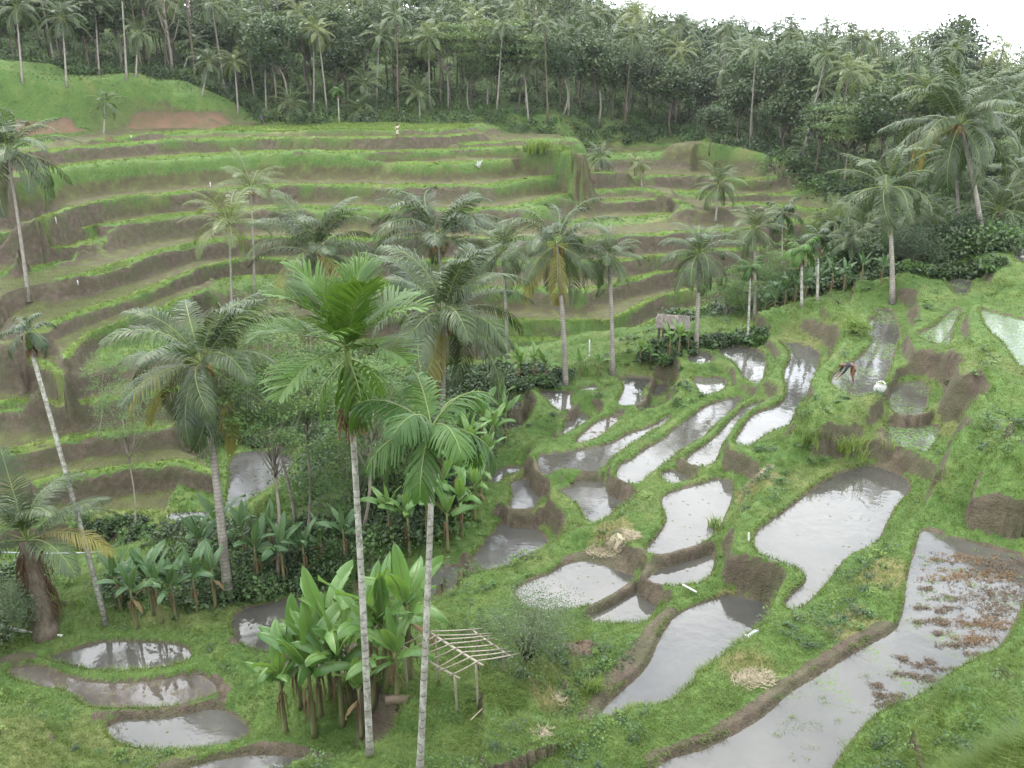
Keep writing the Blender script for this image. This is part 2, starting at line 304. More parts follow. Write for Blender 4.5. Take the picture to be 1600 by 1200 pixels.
        d1 = np.interp(a, [-60, -31, -20, -17, -10, 2, 10, 20, 30, 60], [2, 3, 4, 9.5, 10, 10.4, 14, 17.5, 19.5, 20])
        d2 = np.interp(a, [-60, -31, -10, 2, 10, 20, 25, 30, 60], [-16, -15, -12, -9, 0.5, 6, 10.5, 14.5, 16])
        s0 = np.interp(a, [-31, -17, -15, 3, 5, 12, 20, 30], [157, 156, 147, 149, 158, 163, 132, 108])
        t = (dd - s0) / (300 - s0)
        hill = H - (d1 + (d2 - d1) * np.clip(t, 0, 1.0)) + 3.5 * fbm(x, y, 45, 41) * sstep(0, .3, t)
        hill = hill - sstep(340, 900, dd) * 55 + sstep(900, 2500, dd) * 20
        mm = sstep(s0 - 4, s0 + 8, dd)
        h = h * (1 - mm) + hill * mm
        for z, W in WPAD:
            if z > H - 30: continue
            si = seg_dist(Q, W, True); k = si < .5; h[k] = np.where(si[k] < 0, z - .2 * sstep(0, .5, -si[k]), z + .14 * sstep(0, .2, si[k]))
            flo[idx] *= (si > 0)
        lipd = np.where(isl & beh, sm, np.where(isl, (sm - .1) / 2.2 + .15, 99)); rim[idx] = np.where(m[idx] > .5, lipd + .1, rim[idx])
        hF[idx] = h; flo[idx] *= (1 - mm)
    h = hN * (1 - m) + hF * m
    return h, flo * m, rim, m

azd = np.concatenate([np.arange(-180, -45, 4.0), np.arange(-43, 43.01, 0.13), np.arange(46, 180.1, 4.0)])
rr = [0.0, 0.6, 1.3, 2.0, 2.6, 3.2]
while rr[-1] < 60: rr.append(rr[-1] * (1.012 if rr[-1] < 10 else 1.0055))
while rr[-1] < 150: rr.append(rr[-1] + 0.2)
while rr[-1] < 175: rr.append(rr[-1] + 0.5)
while rr[-1] < 450: rr.append(rr[-1] * 1.012)
while rr[-1] < 5000: rr.append(rr[-1] * 1.12)
rr = np.array(rr); GA = np.radians(azd)
AA, RR = np.meshgrid(GA, rr, indexing='ij')
GX, GY = np.sin(AA) * RR, np.cos(AA) * RR
_n = GX.size; GZ = np.zeros(_n); GF = np.zeros(_n); GR = np.zeros(_n); GM = np.zeros(_n)
fx, fy = GX.ravel(), GY.ravel()
for c in range(0, _n, 60000):
    e = min(c + 60000, _n); GZ[c:e], GF[c:e], GR[c:e], GM[c:e] = heights(fx[c:e], fy[c:e])
GZ = GZ.reshape(GX.shape)
def ground(x, y):
    a = math.atan2(x, y); r = math.hypot(x, y)
    i = int(np.clip(np.searchsorted(GA, a) - 1, 0, len(GA) - 2)); j = int(np.clip(np.searchsorted(rr, r) - 1, 0, len(rr) - 2))
    u = (a - GA[i]) / (GA[i + 1] - GA[i]); v = (r - rr[j]) / (rr[j + 1] - rr[j])
    return float((GZ[i, j] * (1 - u) + GZ[i + 1, j] * u) * (1 - v) + (GZ[i, j + 1] * (1 - u) + GZ[i + 1, j + 1] * u) * v)
def hit(px, py, dmin=9.0):
    """first point of the ground met by the ray of a photo pixel"""
    r = ray(px, py); k = math.hypot(r[0], r[1]); a = math.atan2(r[0], r[1])
    i = int(np.clip(np.searchsorted(GA, a) - 1, 0, len(GA) - 2)); u = (a - GA[i]) / (GA[i + 1] - GA[i])
    prof = GZ[i] * (1 - u) + GZ[i + 1] * u; rz = H + rr * r[2] / k
    ok = np.where((prof >= rz) & (rr > dmin))[0]
    j = int(ok[0]) if len(ok) else len(rr) - 2
    if j > 0:
        a0 = rz[j - 1] - prof[j - 1]; a1 = rz[j] - prof[j]; t = a0 / (a0 - a1 + 1e-9); t = min(max(t, 0), 1)
    else: t = 0
    d = rr[j - 1] * (1 - t) + rr[j] * t
    return Vector((r[0] / k * d, r[1] / k * d, prof[j - 1] * (1 - t) + prof[j] * t))
def at_depth(px, py, like):
    """point on a photo pixel's ray at the same depth from the camera as the point `like`"""
    zc = like[1] * CP - (like[2] - H) * SP; r = ray(px, py)
    return Vector((r[0] * zc, r[1] * zc, H + r[2] * zc))
def depth(p): return p[1] * CP - (p[2] - H) * SP

# ------------------------------------------------------------------ materials
def mat(name):
    m = bpy.data.materials.new(name); m.use_nodes = True; nt = m.node_tree; nt.nodes.clear()
    return m, nt
ALB = 0.66
class NT:
    def __init__(s, nt): s.nt = nt
    def n(s, t, **k):
        x = s.nt.nodes.new(t)
        for a, b in k.items():
            if a.startswith('i_'):
                key = a[2:].replace('_', ' '); x.inputs[int(key) if key.isdigit() else key].default_value = b
            else: setattr(x, a, b)
        return x
    def l(s, a, b): s.nt.links.new(a, b)
    def noise(s, scale, detail=3, rough=.55, vec=None):
        x = s.n('ShaderNodeTexNoise'); x.inputs['Scale'].default_value = scale; x.inputs['Detail'].default_value = detail; x.inputs['Roughness'].default_value = rough
        if vec is not None: s.l(vec, x.inputs['Vector'])
        return x.outputs['Fac']
    def ramp(s, fac, stops, interp='LINEAR'):
        x = s.n('ShaderNodeValToRGB'); r = x.color_ramp; r.interpolation = interp
        while len(r.elements) < len(stops): r.elements.new(0.5)
        for e, (p, c) in zip(r.elements, stops):
            e.position = p; e.color = c if len(c) == 4 else (*c, 1)
        s.l(fac, x.inputs[0]); return x.outputs[0]
    def mix(s, f, a, b, mode='MIX'):
        x = s.n('ShaderNodeMixRGB', blend_type=mode)
        for k, v in ((0, f), (1, a), (2, b)):
            if isinstance(v, (int, float)): x.inputs[k].default_value = v if k == 0 else (v, v, v, 1)
            elif isinstance(v, tuple): x.inputs[k].default_value = v if len(v) == 4 else (*v, 1)
            else: s.l(v, x.inputs[k])
        return x.outputs[0]
    def math(s, op, a, b=0.0, clamp=False):
        x = s.n('ShaderNodeMath', operation=op); x.use_clamp = clamp
        for k, v in ((0, a), (1, b)):
            if isinstance(v, (int, float)): x.inputs[k].default_value = v
            else: s.l(v, x.inputs[k])
        return x.outputs[0]
    def attr(s, name, typ='GEOMETRY'):
        return s.n('ShaderNodeAttribute', attribute_name=name, attribute_type=typ)
    def out(s, sh, disp=None):
        o = s.n('ShaderNodeOutputMaterial'); s.l(sh, o.inputs['Surface'])
    def bump(s, h, strength=.5, dist=.05):
        x = s.n('ShaderNodeBump'); x.inputs['Strength'].default_value = strength; x.inputs['Distance'].default_value = dist; s.l(h, x.inputs['Height']); return x.outputs[0]
    def pbr(s, col, rough=.8, spec=.3, normal=None):
        x = s.n('ShaderNodeBsdfPrincipled')
        if isinstance(col, tuple): x.inputs['Base Color'].default_value = (*[v * ALB for v in col[:3]], 1)
        else: s.l(s.mix(1.0, col, ALB, 'MULTIPLY'), x.inputs['Base Color'])
        if isinstance(rough, (int, float)): x.inputs['Roughness'].default_value = rough
        else: s.l(rough, x.inputs['Roughness'])
        x.inputs['Specular IOR Level'].default_value = spec
        if normal is not None: s.l(normal, x.inputs['Normal'])
        return x.outputs[0]
    def pos(s): return s.n('ShaderNodeNewGeometry').outputs['Position']

def terrain_material():
    m, nt = mat('grass_and_soil'); q = NT(nt); P = q.pos()
    a = q.attr('cov'); sep = q.n('ShaderNodeSeparateColor'); q.l(a.outputs['Color'], sep.inputs[0])
    soil, floor, dry = sep.outputs[0], sep.outputs[1], sep.outputs[2]
    n1 = q.noise(0.55, 4, .6, P); n2 = q.noise(3.2, 4, .65, P); n3 = q.noise(17, 3, .7, P)
    g = q.ramp(n1, [(0.30, (0.045, 0.095, 0.022)), (0.5, (0.095, 0.165, 0.035)), (0.72, (0.175, 0.225, 0.065))])
    g = q.mix(0.5, g, q.ramp(n2, [(0.3, (0.035, 0.085, 0.018)), (0.55, (0.10, 0.19, 0.036)), (0.75, (0.20, 0.25, 0.085))]))
    g = q.mix(q.math('MULTIPLY', q.ramp(n3, [(0.45, (0, 0, 0)), (0.62, (1, 1, 1))]), .35), g, (0.028, 0.06, 0.014))
    g = q.mix(q.math('MULTIPLY', q.attr('lip').outputs['Fac'], .75), g, q.mix(n2, (0.10, 0.19, 0.03), (0.20, 0.29, 0.06)))
    g = q.mix(q.math('MULTIPLY', dry, 0.8), g, (0.23, 0.19, 0.085))
    s1 = q.noise(1.7, 5, .7, P)
    so = q.ramp(s1, [(0.3, (0.045, 0.036, 0.025)), (0.5, (0.11, 0.088, 0.06)), (0.7, (0.21, 0.175, 0.12))])
    so = q.mix(.4, so, q.ramp(n3, [(0.35, (0.04, 0.028, 0.02)), (0.65, (0.17, 0.13, 0.095))]))
    so = q.mix(q.attr('red').outputs['Fac'], so, (0.20, 0.125, 0.08))
    fl = q.ramp(q.noise(0.9, 4, .6, P), [(0.3, (0.075, 0.060, 0.035)), (0.55, (0.10, 0.10, 0.04)), (0.75, (0.13, 0.17, 0.05))])
    so = q.mix(q.math('MULTIPLY', q.ramp(n1, [(0.42, (0, 0, 0)), (0.62, (1, 1, 1))]), .45), so, (0.075, 0.095, 0.035))
    e = q.math('ADD', soil, q.math('MULTIPLY', q.math('SUBTRACT', n2, .5), 1.1))
    sm = q.ramp(e, [(0.42, (0, 0, 0)), (0.56, (1, 1, 1))])
    c = q.mix(floor, g, fl); c = q.mix(sm, c, so)
    hgt = q.math('ADD', q.math('MULTIPLY', n3, .6), q.math('MULTIPLY', n2, 1.0))
    q.out(q.pbr(c, .85, .25, q.bump(hgt, .9, .12)))
    return m
def water_material(name, mud=(0.10, 0.097, 0.084), ripple=.012, leaf=0.0, leafcol=(0.11, 0.2, 0.03), clump=0.0, clumpcol=(0.07, 0.04, 0.03), stub=0.35):
    m, nt = mat(name); q = NT(nt); P = q.pos()
    base = q.ramp(q.noise(0.35, 4, .6, P), [(0.35, tuple(v * .4 for v in mud)), (0.7, tuple(v * .7 for v in mud))])
    big = q.noise(0.6, 3, .6, P)
    # floating weed
    cov = q.math('MULTIPLY', q.ramp(q.noise(9, 4, .7, P), [(0.52 - .045 * (leaf > .8), (0, 0, 0)), (0.58 - .035 * (leaf > .8), (1, 1, 1))]), q.ramp(big, [(0.62 - leaf * .5, (0, 0, 0)), (0.72 - leaf * .5, (1, 1, 1))]))
    if leaf <= 0: cov = q.math('MULTIPLY', cov, 0.0)
    # stubble and clods breaking the surface
    v = q.n('ShaderNodeTexVoronoi'); v.inputs['Scale'].default_value = 2.6; q.l(P, v.inputs['Vector'])
    st = q.math('MULTIPLY', q.ramp(v.outputs['Distance'], [(0.11, (1, 1, 1)), (0.17, (0, 0, 0))]), q.ramp(q.noise(1.1, 3, .6, P), [(0.60 - stub * .25, (0, 0, 0)), (0.66 - stub * .2, (1, 1, 1))]))
    cl = q.math('MULTIPLY', q.ramp(q.noise(2.6, 5, .68, P), [(0.60 - clump * .2, (0, 0, 0)), (0.63 - clump * .2, (1, 1, 1))]), 1.0 if clump > 0 else 0.0)
    dark = q.math('MAXIMUM', q.math('MULTIPLY', st, .8 if stub > 0 else 0), cl)
    wav = q.noise(2.2, 3, .55, P)
    wet = q.n('ShaderNodeBsdfPrincipled'); q.l(base, wet.inputs['Base Color']); wet.inputs['Roughness'].default_value = .04
    wet.inputs['IOR'].default_value = 1.6; q.l(q.bump(wav, .3, ripple * 2), wet.inputs['Normal'])
    cv = q.pbr(q.mix(dark, leafcol, clumpcol), .7, .3, q.bump(q.noise(22, 3, .6, P), .8, .06))
    ms = q.n('ShaderNodeMixShader'); q.l(q.math('MAXIMUM', cov, dark, True), ms.inputs[0]); q.l(wet.outputs[0], ms.inputs[1]); q.l(cv, ms.inputs[2])
    q.out(ms.outputs[0]); return m

# ------------------------------------------------------------------ mesh building
def new_mesh(name, V, Fc, mats=(), mi=None, smooth=False, uv=None):
    me = bpy.data.meshes.new(name); V = np.asarray(V, np.float32).reshape(-1, 3)
    Fc = np.asarray(Fc, np.int32); k = Fc.shape[1]; nf = len(Fc)
    me.vertices.add(len(V)); me.vertices.foreach_set('co', V.ravel())
    me.loops.add(nf * k); me.loops.foreach_set('vertex_index', Fc.ravel())
    me.polygons.add(nf); me.polygons.foreach_set('loop_start', np.arange(nf, dtype=np.int32) * k)
    try: me.polygons.foreach_set('loop_total', np.full(nf, k, np.int32))
    except Exception: pass
    for m in mats: me.materials.append(m)
    if mi is not None: me.polygons.foreach_set('material_index', np.asarray(mi, np.int32))
    if smooth: me.polygons.foreach_set('use_smooth', np.ones(nf, bool))
    me.update(calc_edges=True); me.validate(); return me
def put(name, me, parent=None, loc=None, kind=None, label=None, cat=None, group=None):
    o = bpy.data.objects.new(name, me); COL.objects.link(o)
    if parent is not None: o.parent = parent
    if loc is not None: o.location = loc
    if kind: o['kind'] = kind
    if label: o['label'] = label
    if cat: o['category'] = cat
    if group: o['group'] = group
    return o
class MB:
    """collects quads with a material slot each"""
    def __init__(s): s.v = []; s.f = []; s.m = []; s.n = 0
    def add(s, V, Q, mi=0):
        V = np.asarray(V, float).reshape(-1, 3); Q = np.asarray(Q, int)
        s.v.append(V); s.f.append(Q + s.n); s.m.append(np.full(len(Q), mi)); s.n += len(V)
    def tube(s, pts, rad, seg=8, mi=0, cap=True):
        pts = np.asarray(pts, float); n = len(pts); rad = np.broadcast_to(rad, n)
        T = np.gradient(pts, axis=0); T /= np.linalg.norm(T, axis=1)[:, None] + 1e-9
        up = np.array([0, 0, 1.]) if abs(T[0][2]) < .9 else np.array([1., 0, 0])
        U = np.cross(T, up); U /= np.linalg.norm(U, axis=1)[:, None] + 1e-9; W = np.cross(T, U)
        a = np.linspace(0, 2 * np.pi, seg, endpoint=False)
        V = pts[:, None] + rad[:, None, None] * (np.cos(a)[None, :, None] * U[:, None] + np.sin(a)[None, :, None] * W[:, None])
        V = V.reshape(-1, 3); i = np.arange(n - 1)[:, None] * seg; j = np.arange(seg)[None]; k = (j + 1) % seg
        Q = np.stack([i + j, i + k, i + seg + k, i + seg + j], -1).reshape(-1, 4)
        if cap:
            c = len(V); V = np.vstack([V, pts[0], pts[-1]]); e = (n - 1) * seg
            Q = np.vstack([Q] + [[[c, (q + 1) % seg, q, q]] for q in range(0)] )
            caps = [[c, (q + 2) % seg, (q + 1) % seg, q] for q in range(0, seg, 2)] + [[c + 1, e + q, e + (q + 1) % seg, e + (q + 2) % seg] for q in range(0, seg, 2)]
            Q = np.vstack([Q, caps])
        s.add(V, Q, mi)
    def box(s, c, sz, R=None, mi=0):
        V = np.array([[x, y, z] for x in (-.5, .5) for y in (-.5, .5) for z in (-.5, .5)]) * np.asarray(sz)
        if R is not None: V = V @ np.asarray(R).T
        s.add(V + np.asarray(c), [[0, 1, 3, 2], [4, 6, 7, 5], [0, 4, 5, 1], [2, 3, 7, 6], [0, 2, 6, 4], [1, 5, 7, 3]], mi)
    def mesh(s, name, mats, smooth=False):
        return new_mesh(name, np.vstack(s.v), np.vstack(s.f), mats, np.concatenate(s.m), smooth)

# ------------------------------------------------------------------ the ground sheet
M_GROUND = terrain_material()
def build_ground():
    na, nr = GX.shape; V = np.stack([GX, GY, GZ], -1).reshape(-1, 3)
    i = np.arange(na - 1)[:, None] * nr; j = np.arange(nr - 1)[None]
    Q = np.stack([i + j, i + j + 1, i + nr + j + 1, i + nr + j], -1).reshape(-1, 4)
    me = new_mesh('terrain', V, Q, [M_GROUND], None, True)
    # slope
    e = 0.25; dzr = np.gradient(GZ, axis=1) / np.maximum(np.gradient(RR, axis=1), 1e-3)
    dza = np.gradient(GZ, axis=0) / np.maximum(np.gradient(AA, axis=0) * np.maximum(RR, .5), 1e-3)
    sl = np.hypot(dzr, dza).ravel()
    x, y = V[:, 0], V[:, 1]; d = np.hypot(x, y)
    far = GM
    facing = (dzr.ravel() > 0)
    soilN = sstep(.9, 1.7, sl) * facing * (.8 + .4 * fbm(x, y, 1.8, 55)) + sstep(1.3, 2.4, sl) * .35
    # pond floors
    soilN = np.where(GR < 0.05, 1.0, soilN)
    soilF = sstep(.55, 1.1, sl) * (.62 + .55 * fbm(x, y, 9, 51) + .4 * fbm(x, y, 2.5, 52)) * np.where((V[:, 2] > H - 16.1) & (V[:, 2] < H - 12.9), .35, 1)
    soil = soilN * (1 - far) + soilF * far
    soil = np.where((far > .5) & (GR < .5), soil * .2, soil)
    soil = soil * (1 - sstep(150, 160, d)) * np.where(V[:, 2] > H - 9.6, far * .25 + (1 - far), 1)
    lowg = sstep(0.0, 1.0, 1 - np.abs(0))
    # fresh mud laid along some banks
    P2 = np.stack([x, y], 1).astype(np.float32)
    sel = np.where((GR < 2.5) & (d < 60) & (far < .5))[0]
    for wd, D, L in MUD:
        W = drop(chaikin(L, False, 2), D); lo = W.min(0) - 1; hi = W.max(0) + 1
        k = sel[np.all((P2[sel] > lo) & (P2[sel] < hi), 1)]
        if len(k): soil[k] = np.maximum(soil[k], (1 - sstep(wd * .55, wd * .9, seg_dist(P2[k], W, False) + .12 * fbm(x[k], y[k], .5, 57))) * (.85 + .5 * fbm(x[k], y[k], .8, 58)))
    dry = 0.55 * sstep(.15, .75, fbm(x, y, 3.5, 61)) + 0.2 * sstep(.1, .6, fbm(x, y, .9, 63))
    for wd, D, px, py in DRY:
        c = drop([(px, py)], D)[0]; k = np.hypot(x - c[0], y - c[1]); dry = np.maximum(dry, 1 - sstep(wd * .5, wd, k + .4 * fbm(x, y, .7, 66)))
    red = np.zeros(len(x))
    for rad, px, py in RED:
        c = hit(px, py); k = np.hypot(x - c.x, y - c.y); w = (1 - sstep(rad * .6, rad, k + 1.5 * fbm(x, y, 3, 71))) * (1 - sstep(1.2, 2.6, V[:, 2] - (H - 10.2) + .8 * fbm(x, y, 4, 73))); red = np.maximum(red, w); soil = np.maximum(soil, w * sstep(.35, .7, sl) * 1.1)
    A = me.color_attributes.new('cov', 'FLOAT_COLOR', 'POINT')
    A.data.foreach_set('color', np.stack([soil, GF, np.clip(dry, 0, 1), np.ones_like(soil)], 1).astype(np.float32).ravel())
    lp = (1 - sstep(.35, .75, GR)) * (far > .5) * (d < 150) * (1 - sstep(1.0, 2.2, sl)); GV = V; Cc = me.attributes.new('lip', 'FLOAT', 'POINT'); Cc.data.foreach_set('value', lp.astype(np.float32))
    B = me.attributes.new('red', 'FLOAT', 'POINT'); B.data.foreach_set('value', red.astype(np.float32))
    put('terrain', me, kind='structure', label='terraced hillside of grassy banks, dark soil walls and flat rice fields')
    return sl, soil
MUD = [
 (0.5, 17.6, [(900,1162),(935,1105),(975,1050),(1010,1010),(1025,985),(1045,960)]),
 (0.35, 17.9, [(925,958),(960,935),(985,917),(1010,912),(1045,920),(1070,921)]),
 (0.4, 17.4, [(1005,900),(1020,885),(1045,868),(1085,858),(1110,860)]),
 (0.35, 17.9, [(868,895),(890,875),(915,868),(960,880),(1000,890)]),
 (0.45, 15.7, [(1025,1190),(1090,1172),(1150,1140),(1200,1105),(1250,1065),(1310,1025),(1385,985)]),
 (0.3, 20.6, [(150,1118),(200,1112),(250,1110),(300,1100),(345,1090)]),
 (0.4, 20.0, [(255,1195),(300,1185),(340,1182),(375,1170),(430,1165),(480,1175),(540,1192)]),
 (0.35, 19.6, [(725,875),(740,895),(765,915)]),
 (0.3, 20.6, [(330,1058),(350,1078)]), (0.35, 20.7, [(10,1030),(50,1028)]),
 (0.4, 16.9, [(1100,925),(1130,920),(1150,912)]),
 (0.3, 15.2, [(1378,668),(1385,690),(1400,702)]), (0.3, 19.6, [(360,965),(380,950),(420,940)]),
]
DRY = [(1.1, 17.9, 958, 853), (1.0, 16.2, 1182, 746), (1.1, 16.2, 1165, 1068), (1.4, 16.2, 1330, 1000), (0.8, 16.9, 1140, 915), (1.2, 15.8, 1380, 900), (.8, 18.4, 860, 1130)]
RED = [(5, 105, 212), (4, 60, 215), (5, 270, 199), (4, 235, 204), (5, 320, 193), (2, 268, 142), (3, 150, 216)]
SLOPE, SOILM = build_ground()

# ------------------------------------------------------------------ water
W_CALM = water_material('still_paddy_water', stub=.8)
W_CLEAR = water_material('clear_paddy_water', mud=(0.10, 0.098, 0.09), stub=.15)
W_WEED = water_material('weedy_paddy_water', leaf=.35, stub=.1)
W_DUCK = water_material('duckweed_water', leaf=.85, leafcol=(0.10, 0.20, 0.035), stub=.2)
W_CLOD = water_material('muddy_clod_water', mud=(0.11, 0.095, 0.08), clump=.2, clumpcol=(0.12, 0.095, 0.07), stub=.4)
W_RED = water_material('littered_paddy_water', leaf=.12, stub=0)
WKIND = {11: W_CALM, 9: W_CLOD, 17: W_WEED, 18: W_WEED, 19: W_DUCK, 20: W_WEED, 21: W_DUCK, 23: W_DUCK, 25: W_RED, 24: W_CALM, 26: W_CLEAR, 38: W_CLOD, 43: W_CLEAR, 42: W_CLOD, 13: W_CLEAR, 33: W_CLEAR, 31: W_CLEAR}
def build_water():
    for i, (z, W) in enumerate(WPAD):
        n = len(W); c = W.mean(0)
        d = np.roll(W, -1, 0) - np.roll(W, 1, 0); nn = np.stack([d[:, 1], -d[:, 0]], 1); nn /= np.linalg.norm(nn, axis=1)[:, None] + 1e-9
        area = 0.5 * np.sum(W[:, 0] * np.roll(W[:, 1], -1) - np.roll(W[:, 0], -1) * W[:, 1])
        if area < 0: W = W[::-1]; nn = nn[::-1]
        else: pass
        nn = nn if area > 0 else -nn
        Wo = W + nn * 0.03; z = z + (.03 if z < H - 30 else 0)
        me = bpy.data.meshes.new('water'); me.from_pydata([(x, y, z) for x, y in Wo], [], [list(range(n))])
        me.materials.append(WKIND.get(i, W_CALM)); me.update()
        put('water', me, kind='structure')
build_water()

# ------------------------------------------------------------------ leaf and bark materials
def leaf_material(name, a, b, rough=.5, spec=.35, trans=.25, scale=.7):
    m, nt = mat(name); q = NT(nt); P = q.pos()
    f = q.math('ADD', q.math('MULTIPLY', q.noise(scale, 3, .6, P), .75), q.math('MULTIPLY', q.n('ShaderNodeObjectInfo').outputs['Random'], .25))
    c = q.ramp(f, [(0.3, a), (0.7, b)])
    c = q.mix(q.math('MULTIPLY', q.attr('tone').outputs['Fac'], 1.0), c, q.mix(.5, c, (b[0] * 2.0, b[1] * 1.45, b[2] * 1.0)))
    p = q.pbr(c, rough, spec); t = q.n('ShaderNodeBsdfTranslucent'); q.l(q.mix(1.0, q.mix(.5, c, (b[0] * 1.6, b[1] * 1.5, b[2] * .6)), ALB, 'MULTIPLY'), t.inputs[0])
    mx = q.n('ShaderNodeMixShader'); mx.inputs[0].default_value = trans; q.l(p, mx.inputs[1]); q.l(t.outputs[0], mx.inputs[2]); q.out(mx.outputs[0]); return m
def bark_material(name, a, b, scale=6, rings=0, lichen=0):
    m, nt = mat(name); q = NT(nt); tc = q.n('ShaderNodeTexCoord').outputs['Object']
    mp = q.n('ShaderNodeMapping'); mp.inputs['Scale'].default_value = (1, 1, .35); q.l(tc, mp.inputs[0])
    c = q.ramp(q.noise(scale, 4, .65, mp.outputs[0]), [(0.3, a), (0.7, b)])
    n = q.noise(scale * 2, 3, .6, tc)
    if rings:
        sx = q.n('ShaderNodeSeparateXYZ'); q.l(tc, sx.inputs[0]); w = q.math('FRACT', q.math('MULTIPLY', q.math('ADD', sx.outputs[2], q.math('MULTIPLY', n, .03)), rings))
        c = q.mix(q.ramp(w, [(0.0, (1, 1, 1)), (0.16, (0, 0, 0)), (.9, (0, 0, 0)), (1.0, (1, 1, 1))]), c, tuple(v * .5 for v in a)); n = w
    if lichen:
        c = q.mix(q.math('MULTIPLY', q.ramp(q.noise(5, 4, .7, tc), [(0.5, (0, 0, 0)), (0.58, (1, 1, 1))]), lichen), c, (0.5, 0.5, 0.44))
    q.out(q.pbr(c, .85, .2, q.bump(n, .6, .03))); return m
L_COCO = leaf_material('coconut_leaf', (0.026, 0.055, 0.016), (0.072, 0.112, 0.034), .42, .35, .15)
L_COCOY = leaf_material('young_coconut_leaf', (0.07, 0.12, 0.025), (0.17, 0.21, 0.06), .4, .45, .3)
L_YELLOW = leaf_material('yellowing_leaf', (0.22, 0.21, 0.05), (0.33, 0.29, 0.08), .5, .3, .3)
L_ARECA = leaf_material('areca_leaf', (0.028, 0.085, 0.012), (0.075, 0.165, 0.026), .48, .28, .25)
L_ARECAL = leaf_material('bright_areca_leaf', (0.038, 0.10, 0.012), (0.105, 0.205, 0.028), .5, .25, .22)
L_ARECAD = leaf_material('dark_areca_leaf', (0.014, 0.035, 0.010), (0.035, 0.07, 0.018), .42, .4, .15)
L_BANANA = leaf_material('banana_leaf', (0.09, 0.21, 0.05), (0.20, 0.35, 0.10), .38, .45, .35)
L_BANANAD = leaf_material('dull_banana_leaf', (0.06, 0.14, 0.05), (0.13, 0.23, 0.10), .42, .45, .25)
L_DRY = leaf_material('dry_leaf', (0.16, 0.10, 0.055), (0.30, 0.21, 0.12), .8, .15, .2)
L_RIB = leaf_material('leaf_midrib', (0.19, 0.26, 0.08), (0.26, 0.33, 0.11), .5, .3, .1)
L_FEATHER = leaf_material('feathery_leaf', (0.07, 0.15, 0.045), (0.15, 0.26, 0.08), .55, .3, .35)
L_DARK = leaf_material('dark_forest_leaf', (0.022, 0.05, 0.020), (0.062, 0.105, 0.038), .5, .35, .2, .25)
L_MID = leaf_material('mid_forest_leaf', (0.028, 0.066, 0.026), (0.078, 0.13, 0.045), .5, .35, .25, .25)
L_PALE = leaf_material('pale_forest_leaf', (0.055, 0.115, 0.035), (0.125, 0.20, 0.065), .5, .35, .3, .25)
L_SHRUB = leaf_material('grey_green_leaf', (0.10, 0.155, 0.08), (0.20, 0.27, 0.145), .5, .35, .3)
L_GRASS = leaf_material('grass_blade', (0.055, 0.115, 0.02), (0.185, 0.265, 0.06), .55, .3, .35, .5)
L_RICE = leaf_material('rice_seedling', (0.13, 0.22, 0.04), (0.22, 0.31, 0.07), .5, .3, .3)
B_COCO = bark_material('coconut_bark', (0.20, 0.18, 0.15), (0.40, 0.37, 0.32), 5, 7)
B_ARECA = bark_material('areca_bark', (0.22, 0.21, 0.17), (0.42, 0.41, 0.35), 5, 5.5, .8)
B_SHAFT = bark_material('green_crownshaft', (0.08, 0.13, 0.03), (0.15, 0.20, 0.05), 4)
B_BROWN = bark_material('brown_bark', (0.09, 0.07, 0.05), (0.20, 0.165, 0.125), 5)
B_PALE = bark_material('pale_bark', (0.17, 0.15, 0.12), (0.34, 0.30, 0.25), 5)
B_BAN = bark_material('banana_stem', (0.13, 0.16, 0.06), (0.27, 0.24, 0.13), 3)
B_FIBRE = bark_material('brown_fibre', (0.10, 0.06, 0.035), (0.24, 0.16, 0.09), 9)
B_NUT = bark_material('coconut_husk', (0.20, 0.16, 0.05), (0.36, 0.24, 0.08), 3)

def rotm(z=0, y=0, x=0):
    return np.array(Matrix.Rotation(z, 3, 'Z') @ Matrix.Rotation(y, 3, 'Y') @ Matrix.Rotation(x, 3, 'X'))
